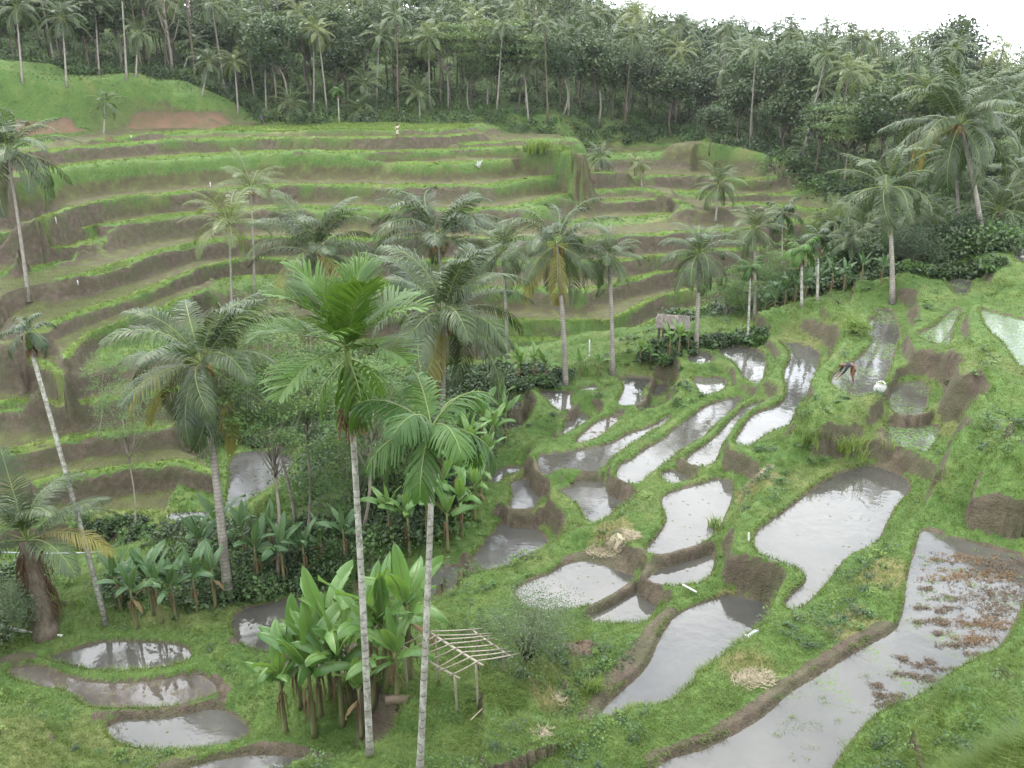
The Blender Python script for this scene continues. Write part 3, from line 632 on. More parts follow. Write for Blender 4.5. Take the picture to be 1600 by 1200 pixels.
# ------------------------------------------------------------------ a pinnate palm leaf growing along +x
def frond(mb, rng, L=4.5, e0=50, droop=95, pairs=40, ll=.85, lw=.045, hang=.6, fwd=.55, up=0., R=None, o=(0, 0, 0), mi=0, rib=1, twist=0., segs=2, start=.16, clump=0, rr0=.035, blunt=.15):
    n = 13; s = np.linspace(0, 1, n); el = np.radians(e0 - droop * s ** 1.5)
    dx = np.cos(el) * L / (n - 1); dz = np.sin(el) * L / (n - 1)
    pts = np.zeros((n, 3)); pts[1:, 0] = np.cumsum(dx[:-1]); pts[1:, 2] = np.cumsum(dz[:-1]); pts[:, 1] = twist * L * s ** 2 * .2
    T = np.gradient(pts, axis=0); T /= np.linalg.norm(T, axis=1)[:, None]
    if R is None: R = np.eye(3)
    o = np.asarray(o)
    b = MB(); b.tube(pts, np.linspace(rr0, rr0 * .25, n), 4, 0, False)
    mb.add(np.vstack(b.v) @ R.T + o, np.vstack(b.f), rib)
    m = pairs; t = np.repeat(np.linspace(start, 1.0, m), 2) + rng.normal(0, .004, 2 * m); t = np.clip(t, start, 1)
    side = np.tile([1., -1.], m)
    base = np.stack([np.interp(t, s, pts[:, k]) for k in range(3)], 1); tt = np.stack([np.interp(t, s, T[:, k]) for k in range(3)], 1)
    nrm = np.cross(tt, np.array([0, 1., 0])); nrm = -nrm / (np.linalg.norm(nrm, axis=1)[:, None] + 1e-9)
    nrm = np.where(nrm[:, 2:3] < 0, -nrm, nrm) if droop < 60 else nrm
    u = (t - start) / (1 - start); length = ll * (np.sin(np.pi * np.clip(u * .86 + .12, 0, 1)) ** .7 + .12) * rng.uniform(.85, 1.1, 2 * m)
    f = fwd + .9 * u ** 2 + rng.normal(0, .06, 2 * m)
    d1 = side[:, None] * np.array([0, 1., 0]) + tt * f[:, None] + nrm * (up + rng.normal(0, .12, 2 * m))[:, None]
    d1 /= np.linalg.norm(d1, axis=1)[:, None]
    down = np.array([0, 0, -1.]); w = np.cross(d1, nrm); w /= np.linalg.norm(w, axis=1)[:, None] + 1e-9
    hg = hang * rng.uniform(.7, 1.3, 2 * m)
    P0 = base; d2 = d1 + down * hg[:, None]; d2 /= np.linalg.norm(d2, axis=1)[:, None]; d3 = d1 * .7 + down * (hg * 2.2)[:, None]; d3 /= np.linalg.norm(d3, axis=1)[:, None]
    a = length[:, None]; P1 = P0 + d1 * a * .35; P2 = P1 + d2 * a * .35; P3 = P2 + d3 * a * .3
    W = lw * .5
    if segs == 1:
        V = np.stack([P0 - w * W * .5, P0 + w * W * .5, P2 + w * W, P2 - w * W], 1).reshape(-1, 3); Q = np.arange(len(V)).reshape(-1, 4)
        P3 = P2 + d3 * a * .25; V2 = np.stack([P2 - w * W, P2 + w * W, P3 + w * W * blunt, P3 - w * W * blunt], 1).reshape(-1, 3)
        V = np.vstack([V, V2]); Q = np.vstack([Q, Q + len(V2)])
    else:
        V = np.stack([P0 - w * W * .6, P0 + w * W * .6, P1 - w * W, P1 + w * W, P2 - w * W * .9, P2 + w * W * .9, P3 - w * W * blunt, P3 + w * W * blunt], 1)
        k = np.arange(len(V))[:, None] * 8; Q = np.concatenate([k + [0, 1, 3, 2], k + [2, 3, 5, 4], k + [4, 5, 7, 6]]); V = V.reshape(-1, 3)
    mb.add(V @ R.T + o, Q, mi)
def coco_crown_specs(rng, n=22, up=80, low=-35):
    out = []
    for i in range(n):
        u = (i + .5) / n; e = up - (up - low) * u ** 1.1 + rng.normal(0, 6)
        out.append((i * 2.399 + rng.normal(0, .15), e, 45 + 65 * rng.random() + 15 * u))
    return out
def palm_trunk(mb, base, top, r0, r1, bend=.0, seg=8, n=12, mi=0, flare=1.5):
    base = np.asarray(base, float); top = np.asarray(top, float); t = np.linspace(0, 1, n)
    side = np.cross(top - base, [0, 0, 1.]); side = side / (np.linalg.norm(side) + 1e-6) * np.linalg.norm(top - base)
    hx = top - base; P = base + np.outer(t, hx); P[:, :2] -= np.outer(np.sin(np.pi * t) * bend, hx[:2]) ; P += np.outer(np.sin(np.pi * t) * bend * .15, side)
    r = r1 + (r0 - r1) * (1 - t) ** 1.2; r[0] *= flare; r[1] *= 1 + (flare - 1) * .25
    mb.tube(P, r, seg, mi); return P

COCO_FRONDS = {}
def coconut_frond_mesh(kind, e, droop, detail):
    key = (kind, round(e / 12), round(droop / 25), detail, random.randrange(2))
    if key in COCO_FRONDS: return COCO_FRONDS[key]
    rng = np.random.default_rng(abs(hash(key)) % 9999 if False else (key[1] + 20) * 100 + key[2] * 10 + key[4] + (0 if kind == 'coco' else 5000))
    mb = MB(); leaf = {'coco': L_COCO, 'young': L_COCOY, 'yellow': L_YELLOW}[kind]
    frond(mb, rng, 4.6, e, droop, 70, 1.0, .040, .42 if e > 20 else .62, twist=rng.normal(0, .5))
    me = mb.mesh('frond', [leaf, L_RIB]); COCO_FRONDS[key] = me; return me
def crown_mesh(rng, leaf, n=20, L=4.4, pairs=26, ll=.9, lw=.075, up=80, low=-35, nuts=True, extra=None):
    mb = MB()
    for az_, e, dr in coco_crown_specs(rng, n, up, low):
        frond(mb, rng, L * rng.uniform(.85, 1.08), e, dr, pairs, ll, lw, .42 if e > 20 else .65, R=rotm(az_), twist=rng.normal(0, .5), segs=1, o=(0, 0, 0), rr0=.05)
    if nuts:
        b = MB()
        for k in range(7):
            a = k * .9; c = np.array([.28 * math.cos(a), .28 * math.sin(a), -.25 - .1 * (k % 3)]); b.tube([c + [0, 0, .13], c + [0, 0, .05], c - [0, 0, .08], c - [0, 0, .14]], [.03, .12, .12, .03], 6, 0, False)
        mb.add(np.vstack(b.v), np.vstack(b.f), 2)
    return mb.mesh('crown', [leaf, L_RIB, B_NUT])
_r = np.random.default_rng(5)
CROWN_MID = [crown_mesh(np.random.default_rng(100 + i), L_COCO, 25 + i % 3, pairs=40, lw=.054) for i in range(4)]
CROWN_MIDY = [crown_mesh(np.random.default_rng(120 + i), L_COCOY, 18, pairs=38, lw=.046, low=-10) for i in range(2)]
CROWN_FAR = [crown_mesh(np.random.default_rng(140 + i), [L_COCO, L_COCO, L_COCOY][i % 3], 16 + i, pairs=13, lw=.17, low=-45, nuts=False) for i in range(6)]
def areca_frond(mb, rng, e, R, L=2.4, leaf=0, ll=.85, pairs=17, lw=.085, hang=.25, dr=60, vee=.25):
    frond(mb, rng, L, e, dr, pairs, ll, lw, hang, fwd=.75, up=vee, R=R, mi=leaf, rib=1, segs=2, start=.12, rr0=.028, blunt=.45)
def areca_crown(rng, leaf, n=9, L=2.3, up=78, low=0, hang=.25, pairs=17, lw=.085, dr=65):
    mb = MB()
    for i in range(n):
        u = (i + .3) / n; areca_frond(mb, rng, up - (up - low) * u ** .9 + rng.normal(0, 6), rotm(i * 2.399 + rng.normal(0, .2)), L * rng.uniform(.9, 1.1), hang=hang, pairs=pairs, lw=lw, dr=dr * rng.uniform(.8, 1.2))
    return mb.mesh('crown', [leaf, L_RIB])
ARECA_MID = [areca_crown(np.random.default_rng(200 + i), [L_ARECA, L_ARECAD, L_ARECA][i], 9, 2.2, low=-30, lw=.09, dr=95, hang=.6) for i in range(3)]

NUM = 'first second third fourth fifth sixth seventh eighth ninth tenth eleventh twelfth thirteenth fourteenth fifteenth sixteenth seventeenth eighteenth nineteenth twentieth'.split()
def empty(name, loc, label, cat, group=None, rz=0):
    o = bpy.data.objects.new(name, None); COL.objects.link(o); o.location = loc; o.rotation_euler = (0, 0, rz); o.empty_display_size = .3
    o['label'] = label; o['category'] = cat
    if group: o['group'] = group
    return o
def add_crown(root, me, top, scale, rz, tilt=0.0, name='crown'):
    c = put(name, me, root, top); c.scale = (scale,) * 3; c.rotation_euler = (tilt, 0, rz); return c
def coconut(base_px, top_px, label, size=1.0, kind='coco', detail='mid', group=None, r=.15, bend=.04, depth_at=None, rz=None, dmin=9., fronds=21, low=-35, spread=None, bark=None):
    """base and crown-centre pixels; size scales a 4.5 m leaf"""
    b = hit(*base_px, dmin) if depth_at is None else depth_at
    t = at_depth(top_px[0], top_px[1], b); b = Vector((b.x, b.y, b.z - .15)); top = t - b
    if size > 5: size = size * depth(b) / F / 3.9
    root = empty('coconut_palm', b, label, 'palm tree', group)
    sd = random.randrange(9999); rng = np.random.default_rng(sd); mb = MB()
    palm_trunk(mb, (0, 0, 0), top, r * 1.15, r * .75, bend, 10 if detail == 'hero' else 7, 16 if detail == 'hero' else 9)
    put('trunk', mb.mesh('trunk', [bark or B_COCO], True), root)
    rz = random.uniform(0, 6.28) if rz is None else rz
    if detail == 'hero':
        for az_, e, dr in coco_crown_specs(rng, fronds, 82, low):
            k = kind if rng.random() > .16 or kind == 'young' or e > 5 else 'yellow'
            fr = put('frond', coconut_frond_mesh(k, e, dr, 1), root, top); s = size * rng.uniform(.88, 1.06); fr.scale = (s, s, s); fr.rotation_euler = (rng.normal(0, .28), rng.normal(0, .12), rz + az_ + rng.normal(0, .15))
        nb = MB()
        for k in range(12):
            a = k * 2.1; c = np.array([.32 * math.cos(a), .32 * math.sin(a), -.2 - .16 * (k % 4)]); nb.tube([c + [0, 0, .15], c + [0, 0, .08], c - [0, 0, .08], c - [0, 0, .15]], [.03, .13, .13, .03], 8, 0, False)
        for k in range(14):
            a = k * 1.7; nb.tube([(0, 0, .1), (.25 * math.cos(a), .25 * math.sin(a), -.1), (.5 * math.cos(a), .5 * math.sin(a), -.6 - .1 * (k % 3))], [.03, .02, .01], 4, 1, False)
        put('coconut_bunch', nb.mesh('coconut_bunch', [B_NUT, B_FIBRE], True), root, top).scale = (size,) * 3
    else:
        me = {'coco': CROWN_MID, 'young': CROWN_MIDY, 'far': CROWN_FAR}[kind if detail == 'mid' else 'far']
        add_crown(root, random.choice(me), top, size * random.uniform(.95, 1.05), rz, random.uniform(-.12, .12))
    return root
random.seed(11)
G_V = 'coconut palms rising from the valley between the terraces'
coconut((357, 937), (315, 568), 'coconut palm with orange nuts and drooping fronds, beside the still pond in the valley', 142, 'coco', 'hero', r=.17, rz=.4, fronds=30, low=-70, group=G_V)
coconut((690, 690), (692, 497), 'largest full crowned coconut palm behind the two slim areca palms', 136, 'coco', 'hero', r=.17, fronds=34, low=-40, group=G_V)
coconut((700, 560), (683, 372), 'coconut palm whose upright crown rises behind the largest full crowned palm', 112, 'coco', 'hero', r=.16, fronds=24, low=-10, group=G_V)
coconut((505, 560), (492, 395), 'bushy coconut palm just behind the bright areca crown', 104, 'coco', 'hero', r=.16, fronds=26, low=-30, group=G_V)
coconut((364, 545), (358, 352), 'coconut palm with yellowish fronds and thin trunk against the terrace walls, shorter of two', 78, 'young', 'mid', r=.13, group=G_V)
coconut((398, 462), (392, 296), 'light green coconut palm just behind the yellowish palm on the terraces', 66, 'young', 'mid', r=.13, group=G_V)
coconut((884, 601), (870, 383), 'coconut palm with dead hanging frond and speckled trunk before the flooded ledge', 92, 'coco', 'hero', r=.15, fronds=25, low=-60, group=G_V)
coconut((957, 586), (951, 400), 'small crowned coconut palm on a straight trunk beside the speckled trunk palm', 62, 'coco', 'mid', r=.14, group=G_V)
coconut((1087, 545), (1092, 398), 'coconut palm standing next to the small thatched hut', 68, 'coco', 'mid', r=.14, group=G_V)
coconut((793, 562), (785, 392), 'slender coconut palm half hidden behind the crown of the largest palm', 62, 'coco', 'mid', r=.11, group=G_V)
coconut((45, 470), (12, 238), 'leaning coconut palm with hanging fronds at the edge of the far terraces', 95, 'coco', 'mid', r=.16, group=G_V)
coconut((1118, 345), (1122, 288), 'short coconut palm low on the terraces of the second hill', 44, 'coco', 'mid', r=.14, group=G_V)
G_R = 'tall palms beyond the upper paddies'
coconut((1395, 474), (1386, 292), 'tall coconut palm with a brown hanging frond behind the long upper paddy', 85, 'coco', 'mid', r=.15, group=G_R, dmin=54)
coconut((1527, 428), (1500, 195), 'tallest coconut palm, standing over the upper paddies against the forest', 106, 'coco', 'hero', r=.16, group=G_R, dmin=66, fronds=28)
coconut((1492, 420), (1490, 245), 'darker coconut palm close behind the tallest coconut palm', 64, 'coco', 'mid', r=.12, group=G_R, dmin=72)
coconut((1425, 440), (1424, 335), 'low coconut palm between the two tall palms behind the upper paddies', 54, 'coco', 'mid', r=.14, group=G_R, dmin=66)
coconut((1327, 470), (1326, 375), 'thin coconut palm with brown hanging leaves over the banana thicket', 44, 'coco', 'mid', r=.11, group=G_R, dmin=62)
coconut((1592, 430), (1604, 285), 'coconut palm cut off by the picture edge behind the mound', 84, 'coco', 'mid', r=.14, group=G_R, dmin=74)
coconut((1565, 430), (1560, 330), 'drooping coconut palm behind the grassy mound at the top paddy', 70, 'coco', 'mid', r=.13, group=G_R, dmin=72)
coconut((1180, 500), (1178, 358), 'dense coconut palm among the thin trees beyond the hut', 50, 'coco', 'mid', r=.12, group=G_R, dmin=50)
coconut((1300, 420), (1305, 345), 'pale coconut palm behind the slim arecas on the far slope', 48, 'young', 'mid', r=.12, group=G_R, dmin=76)
coconut((1355, 430), (1350, 360), 'low dull coconut palm beside the hanging leaved palm', 54, 'coco', 'mid', r=.12, group=G_R, dmin=68)
coconut((1460, 430), (1465, 350), 'short coconut palm in the shade of the tallest palm', 60, 'coco', 'mid', r=.12, group=G_R, dmin=70)
# forest edge palms one can tell apart
G_E = 'coconut palms along the forest edge'
for bx, tx, lab, s in [
 ((35, 131), (25, 12), 'coconut palm on the grassy mound with the orange bank, nearest its outer end', 1.0),
 ((104, 135), (97, 28), 'thick trunked coconut palm standing in front of the mound slope', 1.1),
 ((155, 118), (148, 12), 'thin leaning coconut palm on the mound behind the thick trunked one', .8),
 ((198, 126), (188, -40), 'very tall bare trunk palm on the mound whose crown leaves the picture', 1.0),
 ((212, 120), (216, 52), 'short coconut palm next to the very tall trunk on the mound', .9),
 ((283, 120), (303, 66), 'leaning coconut palm beside the pale dead tree', .9),
 ((316, 149), (326, 98), 'curved pale trunk palm leaning out over the end of the mound', .9),
 ((372, 176), (366, 96), 'slim coconut palm behind the end of the top rice field', .8),
 ((416, 178), (412, 76), 'coconut palm with white trunk by the person at the top rice field', 1.1),
 ((490, 182), (490, 46), 'coconut palm with pale crown high in the dark forest', 1.1),
 ((456, 192), (455, 163), 'trunkless coconut palm spreading low at the back of the top rice field', .95),
 ((566, 192), (564, 172), 'very low palm with arching fronds behind the middle of the top rice field', .9),
 ((573, 190), (570, 133), 'coconut palm above the very low palm at the top rice field', .95),
 ((656, 192), (655, 146), 'coconut palm beside the pale green tree at the top rice field', .95),
 ((826, 192), (818, 106), 'coconut palm behind the stepped end of the terraces', .9),
 ((888, 182), (890, 62), 'coconut palm with straight white trunk above the second hill', 1.1),
 ((978, 184), (992, 88), 'coconut palm leaning away from the straight white trunk', 1.05),
 ((1045, 197), (1060, 42), 'taller of the twin palms with long crossing white trunks', 1.0),
 ((1049, 190), (1072, 52), 'lower of the twin palms with long crossing white trunks', .95),
 ((1125, 154), (1136, 52), 'coconut palm on a long white trunk beyond the twin palms', 1.0),
 ((953, 160), (955, 78), 'dull coconut palm between two white trunked palms', .9),
 ((1236, 216), (1242, 166), 'coconut palm with an orange dead frond over the grass mound', .8),
 ((1258, 262), (1256, 232), 'spiky short palm at the end of the grass mound', .75),
 ((945, 268), (938, 246), 'short grey palm in the dip between the two terraced hills, nearer the big terraces', .75),
 ((1003, 292), (998, 256), 'short grey palm with a pale trunk in the dip between the terraced hills', .75),
 ((162, 210), (165, 160), 'dark young palm growing against the orange bank', .7)]:
    coconut(bx, tx, lab, s, 'coco', 'far' if s < .9 else 'mid', G_E, r=.13, dmin=70)

# ------------------------------------------------------------------ areca palms
def areca(base_px, top_px, label, leaf, size=1., r=.085, hero=False, group=None, dmin=9., shaft=1.1, n=9, up=78, low=5, hang=.3, rz=0., fruit=True, dead=0, dr=65, lw=.085, pairs=17, vee=.25):
    b = hit(*base_px, dmin); t = at_depth(*top_px, b); b = Vector((b.x, b.y, b.z - .15)); top = np.array(t - b)
    if size > 5: size = size * depth(b) / F / 2.1
    root = empty('areca_palm', b, label, 'palm tree', group); rng = np.random.default_rng(int(base_px[0]))
    mb = MB(); P = palm_trunk(mb, (0, 0, 0), top, r, r * .8, .02, 12 if hero else 7, 22 if hero else 8, flare=1.3)
    put('trunk', mb.mesh('trunk', [B_ARECA], True), root)
    mb = MB(); sh = top + np.array([0, 0, shaft * size]); mb.tube([top - [0, 0, .03], top + [0, 0, .12], top + [0, 0, .5 * shaft * size], sh], [r * .9, r * 1.5, r * 1.25, r * .8], 10, 0); put('crownshaft', mb.mesh('crownshaft', [B_SHAFT], True), root)
    if hero:
        for i in range(n):
            u = (i + .3) / n; mb = MB(); areca_frond(mb, rng, up - (up - low) * u ** .9 + rng.normal(0, 4), np.eye(3), 2.4 * rng.uniform(.9, 1.1), hang=hang, pairs=pairs, lw=lw, dr=dr * rng.uniform(.8, 1.2), vee=vee)
            fr = put('frond', mb.mesh('frond', [leaf, L_RIB]), root, tuple(sh)); fr.scale = (size,) * 3; fr.rotation_euler = (rng.normal(0, .1), 0, rz + i * 2.399 + rng.normal(0, .1))
        for i in range(dead):
            mb = MB(); areca_frond(mb, rng, -25 - 15 * i, np.eye(3), 1.7, hang=.9, pairs=9, dr=60); fr = put('hanging_frond', mb.mesh('frond', [L_ARECAL, L_RIB]), root, tuple(sh - [0, 0, .25])); fr.scale = (size,) * 3; fr.rotation_euler = (0, 0, 1.1 + i * 2.2)
    else:
        add_crown(root, leaf, tuple(sh), size, rz)
    if fruit:
        mb = MB()
        for k in range(46):
            a = rng.uniform(0, 6.28); q = rng.uniform(.15, .42) * size; e = top + np.array([math.cos(a) * q, math.sin(a) * q, -rng.uniform(.1, .75) * size])
            mb.tube([top, (top + e) / 2 + [math.cos(a) * .1, math.sin(a) * .1, .05], e], [.016, .012, .02], 4, 0, False)
            mb.tube([e + [0, 0, .03], e, e - [0, 0, .04]], [.01, .032, .01], 4, 1, False)
        put('fruit_bunch', mb.mesh('fruit_bunch', [B_FIBRE, B_NUT]), root)
    return root
G_A = 'slim ringed areca palms in front'
areca((578, 1182), (549, 640), 'bright green upswept areca palm, taller of the two slim grey trunks in front', L_ARECAL, 1.02, .095, True, G_A, n=13, low=8, up=84, dead=4, rz=.5, hang=.1, dr=46, lw=.062, pairs=32, shaft=1.6, vee=.35)
areca((655, 1212), (676, 712), 'dark green areca palm with drooping fan, shorter of the two slim grey trunks in front', L_ARECA, .84, .09, True, G_A, n=12, low=-35, up=72, dr=85, rz=1.9, hang=.3, shaft=.9, lw=.06, pairs=28, vee=.4)
areca((167, 978), (48, 545), 'leaning areca palm with a nearly black tattered crown and long pale trunk', ARECA_MID[1], 46, .10, False, G_A, shaft=1.2)
G_B = 'distant areca palms on the slope behind the upper paddies'
areca((1253, 480), (1252, 408), 'areca palm with round drooping crown above the banana thicket', ARECA_MID[0], 34, .10, group=G_B, dmin=50)
areca((1277, 470), (1278, 385), 'dark crowned areca palm close to the round crowned one', ARECA_MID[1], 32, .09, group=G_B, dmin=50)
areca((1222, 420), (1222, 352), 'areca palm standing highest of the group on the slope', ARECA_MID[1], 36, .10, group=G_B, dmin=50)
areca((1168, 535), (1172, 430), 'areca palm with thin white trunk nearest the hut', ARECA_MID[2], 26, .08, group=G_B, dmin=48)
areca((656, 640), (652, 555), 'small dark palm half hidden under the largest coconut crown', ARECA_MID[1], 30, .07, group=G_B, dmin=40)
areca((530, 193), (528, 150), 'small areca palm on a thin trunk at the back of the top rice field', ARECA_MID[0], 16, .10, group=G_B, dmin=100)
def old_palm():
    b = hit(72, 990); t = at_depth(42, 845, b); top = np.array(t - b)
    root = empty('young_palm', b, 'stout palm with a yellow frond and a shaggy fibre covered stump, beside the pipe', 'palm tree')
    mb = MB(); palm_trunk(mb, (0, 0, -.2), top, .42, .26, .05, 12, 12, flare=1.5); put('trunk', mb.mesh('trunk', [B_BROWN], True), root)
    rng = np.random.default_rng(8); mb = MB()
    for k in range(260):
        a = rng.uniform(0, 6.28); z = rng.uniform(.25, .95); p = top * z; r = .35; l = rng.uniform(.6, 1.6)
        p = p + [math.cos(a) * r * .8, math.sin(a) * r * .8, 0]; e = p + [math.cos(a) * .3 * l, math.sin(a) * .3 * l, -l]
        mb.tube([p, (p + e) / 2 + [math.cos(a) * .12, math.sin(a) * .12, .05], e], [.02, .015, .006], 3, 0, False)
    put('hanging_fibre', mb.mesh('hanging_fibre', [B_FIBRE]), root)
    for i, (az_, e, dr) in enumerate(coco_crown_specs(rng, 15, 86, 5)):
        yl = i == 11; fr = put('frond', coconut_frond_mesh('yellow' if yl else 'coco', e if not yl else 25, dr if not yl else 80, 1), root, tuple(top)); fr.rotation_euler = (0, 0, az_ + 2.0 if not yl else -.1); fr.scale = (.82,) * 3
        if yl: fr['label'] = 'yellow frond arching over the terrace'
old_palm()

# ------------------------------------------------------------------ banana plants
def banana_leaf(seed, L=2.0, Wd=.52, e0=60, droop=70, torn=.3, leaf=None):
    rng = np.random.default_rng(seed); n = 12; s = np.linspace(0, 1, n); el = np.radians(e0 - droop * s ** 1.6)
    x = np.concatenate([[0], np.cumsum(np.cos(el[:-1]))]) * L / (n - 1); z = np.concatenate([[0], np.cumsum(np.sin(el[:-1]))]) * L / (n - 1)
    w = Wd * .5 * np.clip(np.sin(np.pi * np.clip((s - .13) / .87, 0, 1) ** .75), 0, 1) ** .55; w[s < .14] = 0.0
    mb = MB(); nx, nz = -np.sin(el), np.cos(el)
    for sd in (-1, 1):
        V = []
        for k in range(3):
            f = [0.0, .5, 1.0][k]; cup = [.0, .10, .02][k] - .10 * (k == 2) * rng.random()
            V.append(np.stack([x + nx * cup * w * 2, sd * f * w, z + nz * cup * w * 2], 1))
        V = np.stack(V, 1)  # n,3,3
        # torn: separate panels between cross slits
        q = 0
        while q < n - 1:
            e = min(n - 1, q + (rng.integers(1, 3) if rng.random() < torn else rng.integers(3, 7)))
            blk = V[q:e + 1].copy(); dz = rng.normal(0, .05) if torn > .2 else 0; blk[:, 2, 2] += dz * 2 - (.10 * torn); blk[:, 1, 2] += dz
            m = e - q + 1; idx = np.arange(m - 1)[:, None] * 3 + np.arange(2)[None]
            Q = np.stack([idx, idx + 3, idx + 4, idx + 1], -1).reshape(-1, 4); mb.add(blk.reshape(-1, 3), Q if sd > 0 else Q[:, ::-1], 0); q = e
    mb.tube(np.stack([x, 0 * x, z + .012], 1), np.linspace(.026, .007, n), 4, 1, False)
    return mb.mesh('leaf', [leaf or L_BANANA, L_RIB], False)
BLEAF = {}
for kk, lf in (('a', L_BANANA), ('b', L_BANANAD), ('d', L_DRY)):
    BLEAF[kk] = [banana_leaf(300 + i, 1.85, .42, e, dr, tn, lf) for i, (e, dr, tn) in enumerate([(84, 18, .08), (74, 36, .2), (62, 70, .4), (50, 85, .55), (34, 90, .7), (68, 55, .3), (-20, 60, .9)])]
def banana_stem_mesh(seed):
    mb = MB(); rng = np.random.default_rng(seed); palm_trunk(mb, (0, 0, -.15), (0, 0, 2.25), .09, .05, .1, 9, 8, flare=1.2)
    for k in range(5):
        a = rng.uniform(0, 6.28); z = rng.uniform(1.2, 1.9); mb.tube([(0, 0, z), (math.cos(a) * .16, math.sin(a) * .16, z - .2), (math.cos(a) * .2, math.sin(a) * .2, z - .9)], [.03, .03, .01], 4, 1, False)
    return mb.mesh('stem', [B_BAN, B_FIBRE], True)
BSTEM = [banana_stem_mesh(400 + i) for i in range(4)]
def banana(px, py, h, label, group, kind='a', dmin=9., loc=None):
    """px,py = foot in the photo, h = height of the whole plant in metres"""
    b = hit(px, py, dmin) if loc is None else loc; h = h * depth(b) / 52 if dmin > 40 else h; s = h / 3.9; root = empty('banana_plant', b, label, 'banana plant', group, random.uniform(0, 6.28))
    st = put('stem', random.choice(BSTEM), root); st.scale = (s * 1.05, s * 1.05, s); n = random.randint(5, 7)
    for i in range(n):
        v = [0, 1, 5, 2, 3, 2, 4, 3][i]; o = put('leaf', BLEAF[kind][v], root, (0, 0, (2.25 - .05 * i) * s)); q = s * random.uniform(.85, 1.12); o.scale = (q, q * random.uniform(.9, 1.15), q); o.rotation_euler = (random.gauss(0, .15), 0, i * 2.399 + random.gauss(0, .3))
    if random.random() < .3:
        o = put('dead_leaf', BLEAF['d'][6], root, (0, 0, 1.75 * s)); o.scale = (s * .5,) * 3; o.rotation_euler = (0, 0, random.uniform(0, 6.28))
def banana_group(items, where, group, kind='a', dmin=9.):
    for i, (px, py, h) in enumerate(sorted(items)):
        banana(px, py, h, f'{NUM[i]} banana plant from the left, {where}', group, kind, dmin)
banana_group([(447, 1143, 3.7), (492, 1150, 4.5), (502, 1118, 3.9), (536, 1132, 4.3), (548, 1098, 3.6), (584, 1100, 4.8), (604, 1075, 4.2), (642, 1060, 4.6), (470, 1105, 3.8), (566, 1150, 3.2), (622, 1105, 3.5), (518, 1085, 4.6)], 'bright clump beside the bamboo frame', 'banana plants in the bright front clump')
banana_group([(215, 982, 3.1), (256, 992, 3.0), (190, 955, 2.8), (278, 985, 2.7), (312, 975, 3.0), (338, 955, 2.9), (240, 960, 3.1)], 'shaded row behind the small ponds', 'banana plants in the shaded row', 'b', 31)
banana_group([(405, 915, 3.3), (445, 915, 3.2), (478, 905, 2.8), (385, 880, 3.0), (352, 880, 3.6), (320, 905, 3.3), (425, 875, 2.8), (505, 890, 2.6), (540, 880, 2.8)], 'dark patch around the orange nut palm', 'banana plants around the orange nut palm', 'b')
banana_group([(610, 850, 3.0), (640, 868, 3.2), (668, 850, 3.6), (700, 862, 3.2), (722, 838, 3.2), (742, 812, 3.0), (752, 780, 2.8), (762, 752, 2.8), (715, 790, 3.4), (690, 815, 3.2), (735, 745, 3.3), (770, 715, 3.0), (790, 690, 2.8), (752, 700, 3.2), (786, 665, 2.8), (725, 720, 3.0)], 'slope under the long grassy bank', 'banana plants on the slope under the bank')
banana_group([(812, 602, 2.6), (835, 604, 2.8), (852, 605, 2.2), (905, 596, 2.0), (935, 590, 1.8), (1000, 572, 1.8), (1015, 575, 1.6), (1045, 568, 2.6), (1060, 556, 2.3), (1075, 548, 1.6)], 'far strip behind the lowest paddies', 'banana plants behind the lowest paddies', 'a', 48)
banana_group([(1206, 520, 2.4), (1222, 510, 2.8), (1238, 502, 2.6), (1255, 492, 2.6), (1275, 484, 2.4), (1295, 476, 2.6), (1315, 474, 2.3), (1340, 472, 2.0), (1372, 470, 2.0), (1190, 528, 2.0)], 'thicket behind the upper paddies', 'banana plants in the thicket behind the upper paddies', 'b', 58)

# ------------------------------------------------------------------ leafy trees
def leaf_quads(rng, C, spread, n, size, flat=.6, asp=.6, upb=.5):
    """n random leaf quads round every centre in C"""
    k = len(C); P = np.repeat(C, n, 0) + rng.normal(0, 1, (k * n, 3)) * np.repeat(spread, n)[:, None] * [1, 1, flat]
    N = rng.normal(0, 1, P.shape); N[:, 2] = np.abs(N[:, 2]) + upb; N /= np.linalg.norm(N, axis=1)[:, None]
    A = np.cross(N, rng.normal(0, 1, P.shape)); A /= np.linalg.norm(A, axis=1)[:, None] + 1e-9; B = np.cross(N, A)
    s = size * rng.uniform(.6, 1.3, len(P))[:, None] * .5
    V = np.stack([P - A * s, P - B * s * asp, P + A * s, P + B * s * asp], 1).reshape(-1, 3)
    return V, np.arange(len(V)).reshape(-1, 4)
def crown_cloud(rng, kind, R=4.0, Hh=6.0, n=46):
    """clump centres of a crown whose foot is at z=0"""
    C = []
    while len(C) < n:
        p = rng.normal(0, 1, 3); p /= np.linalg.norm(p); r = rng.uniform(.45, 1.0) ** .6
        q = p * r * [R, R, Hh * .5] + [0, 0, Hh * .5]
        if kind == 'airy' and rng.random() < .45: q[2] = round(q[2] / 1.5) * 1.5
        if kind == 'layer': q[2] = Hh * (.25 + .22 * rng.integers(0, 4)) + rng.normal(0, .1); q[:2] *= 1.15
        if kind == 'lump': a = rng.integers(0, 6); q = q * .55 + [R * .5 * math.cos(a * 1.05), R * .5 * math.sin(a * 1.05), (a % 3) * Hh * .16]
        C.append(q)
    return np.array(C)
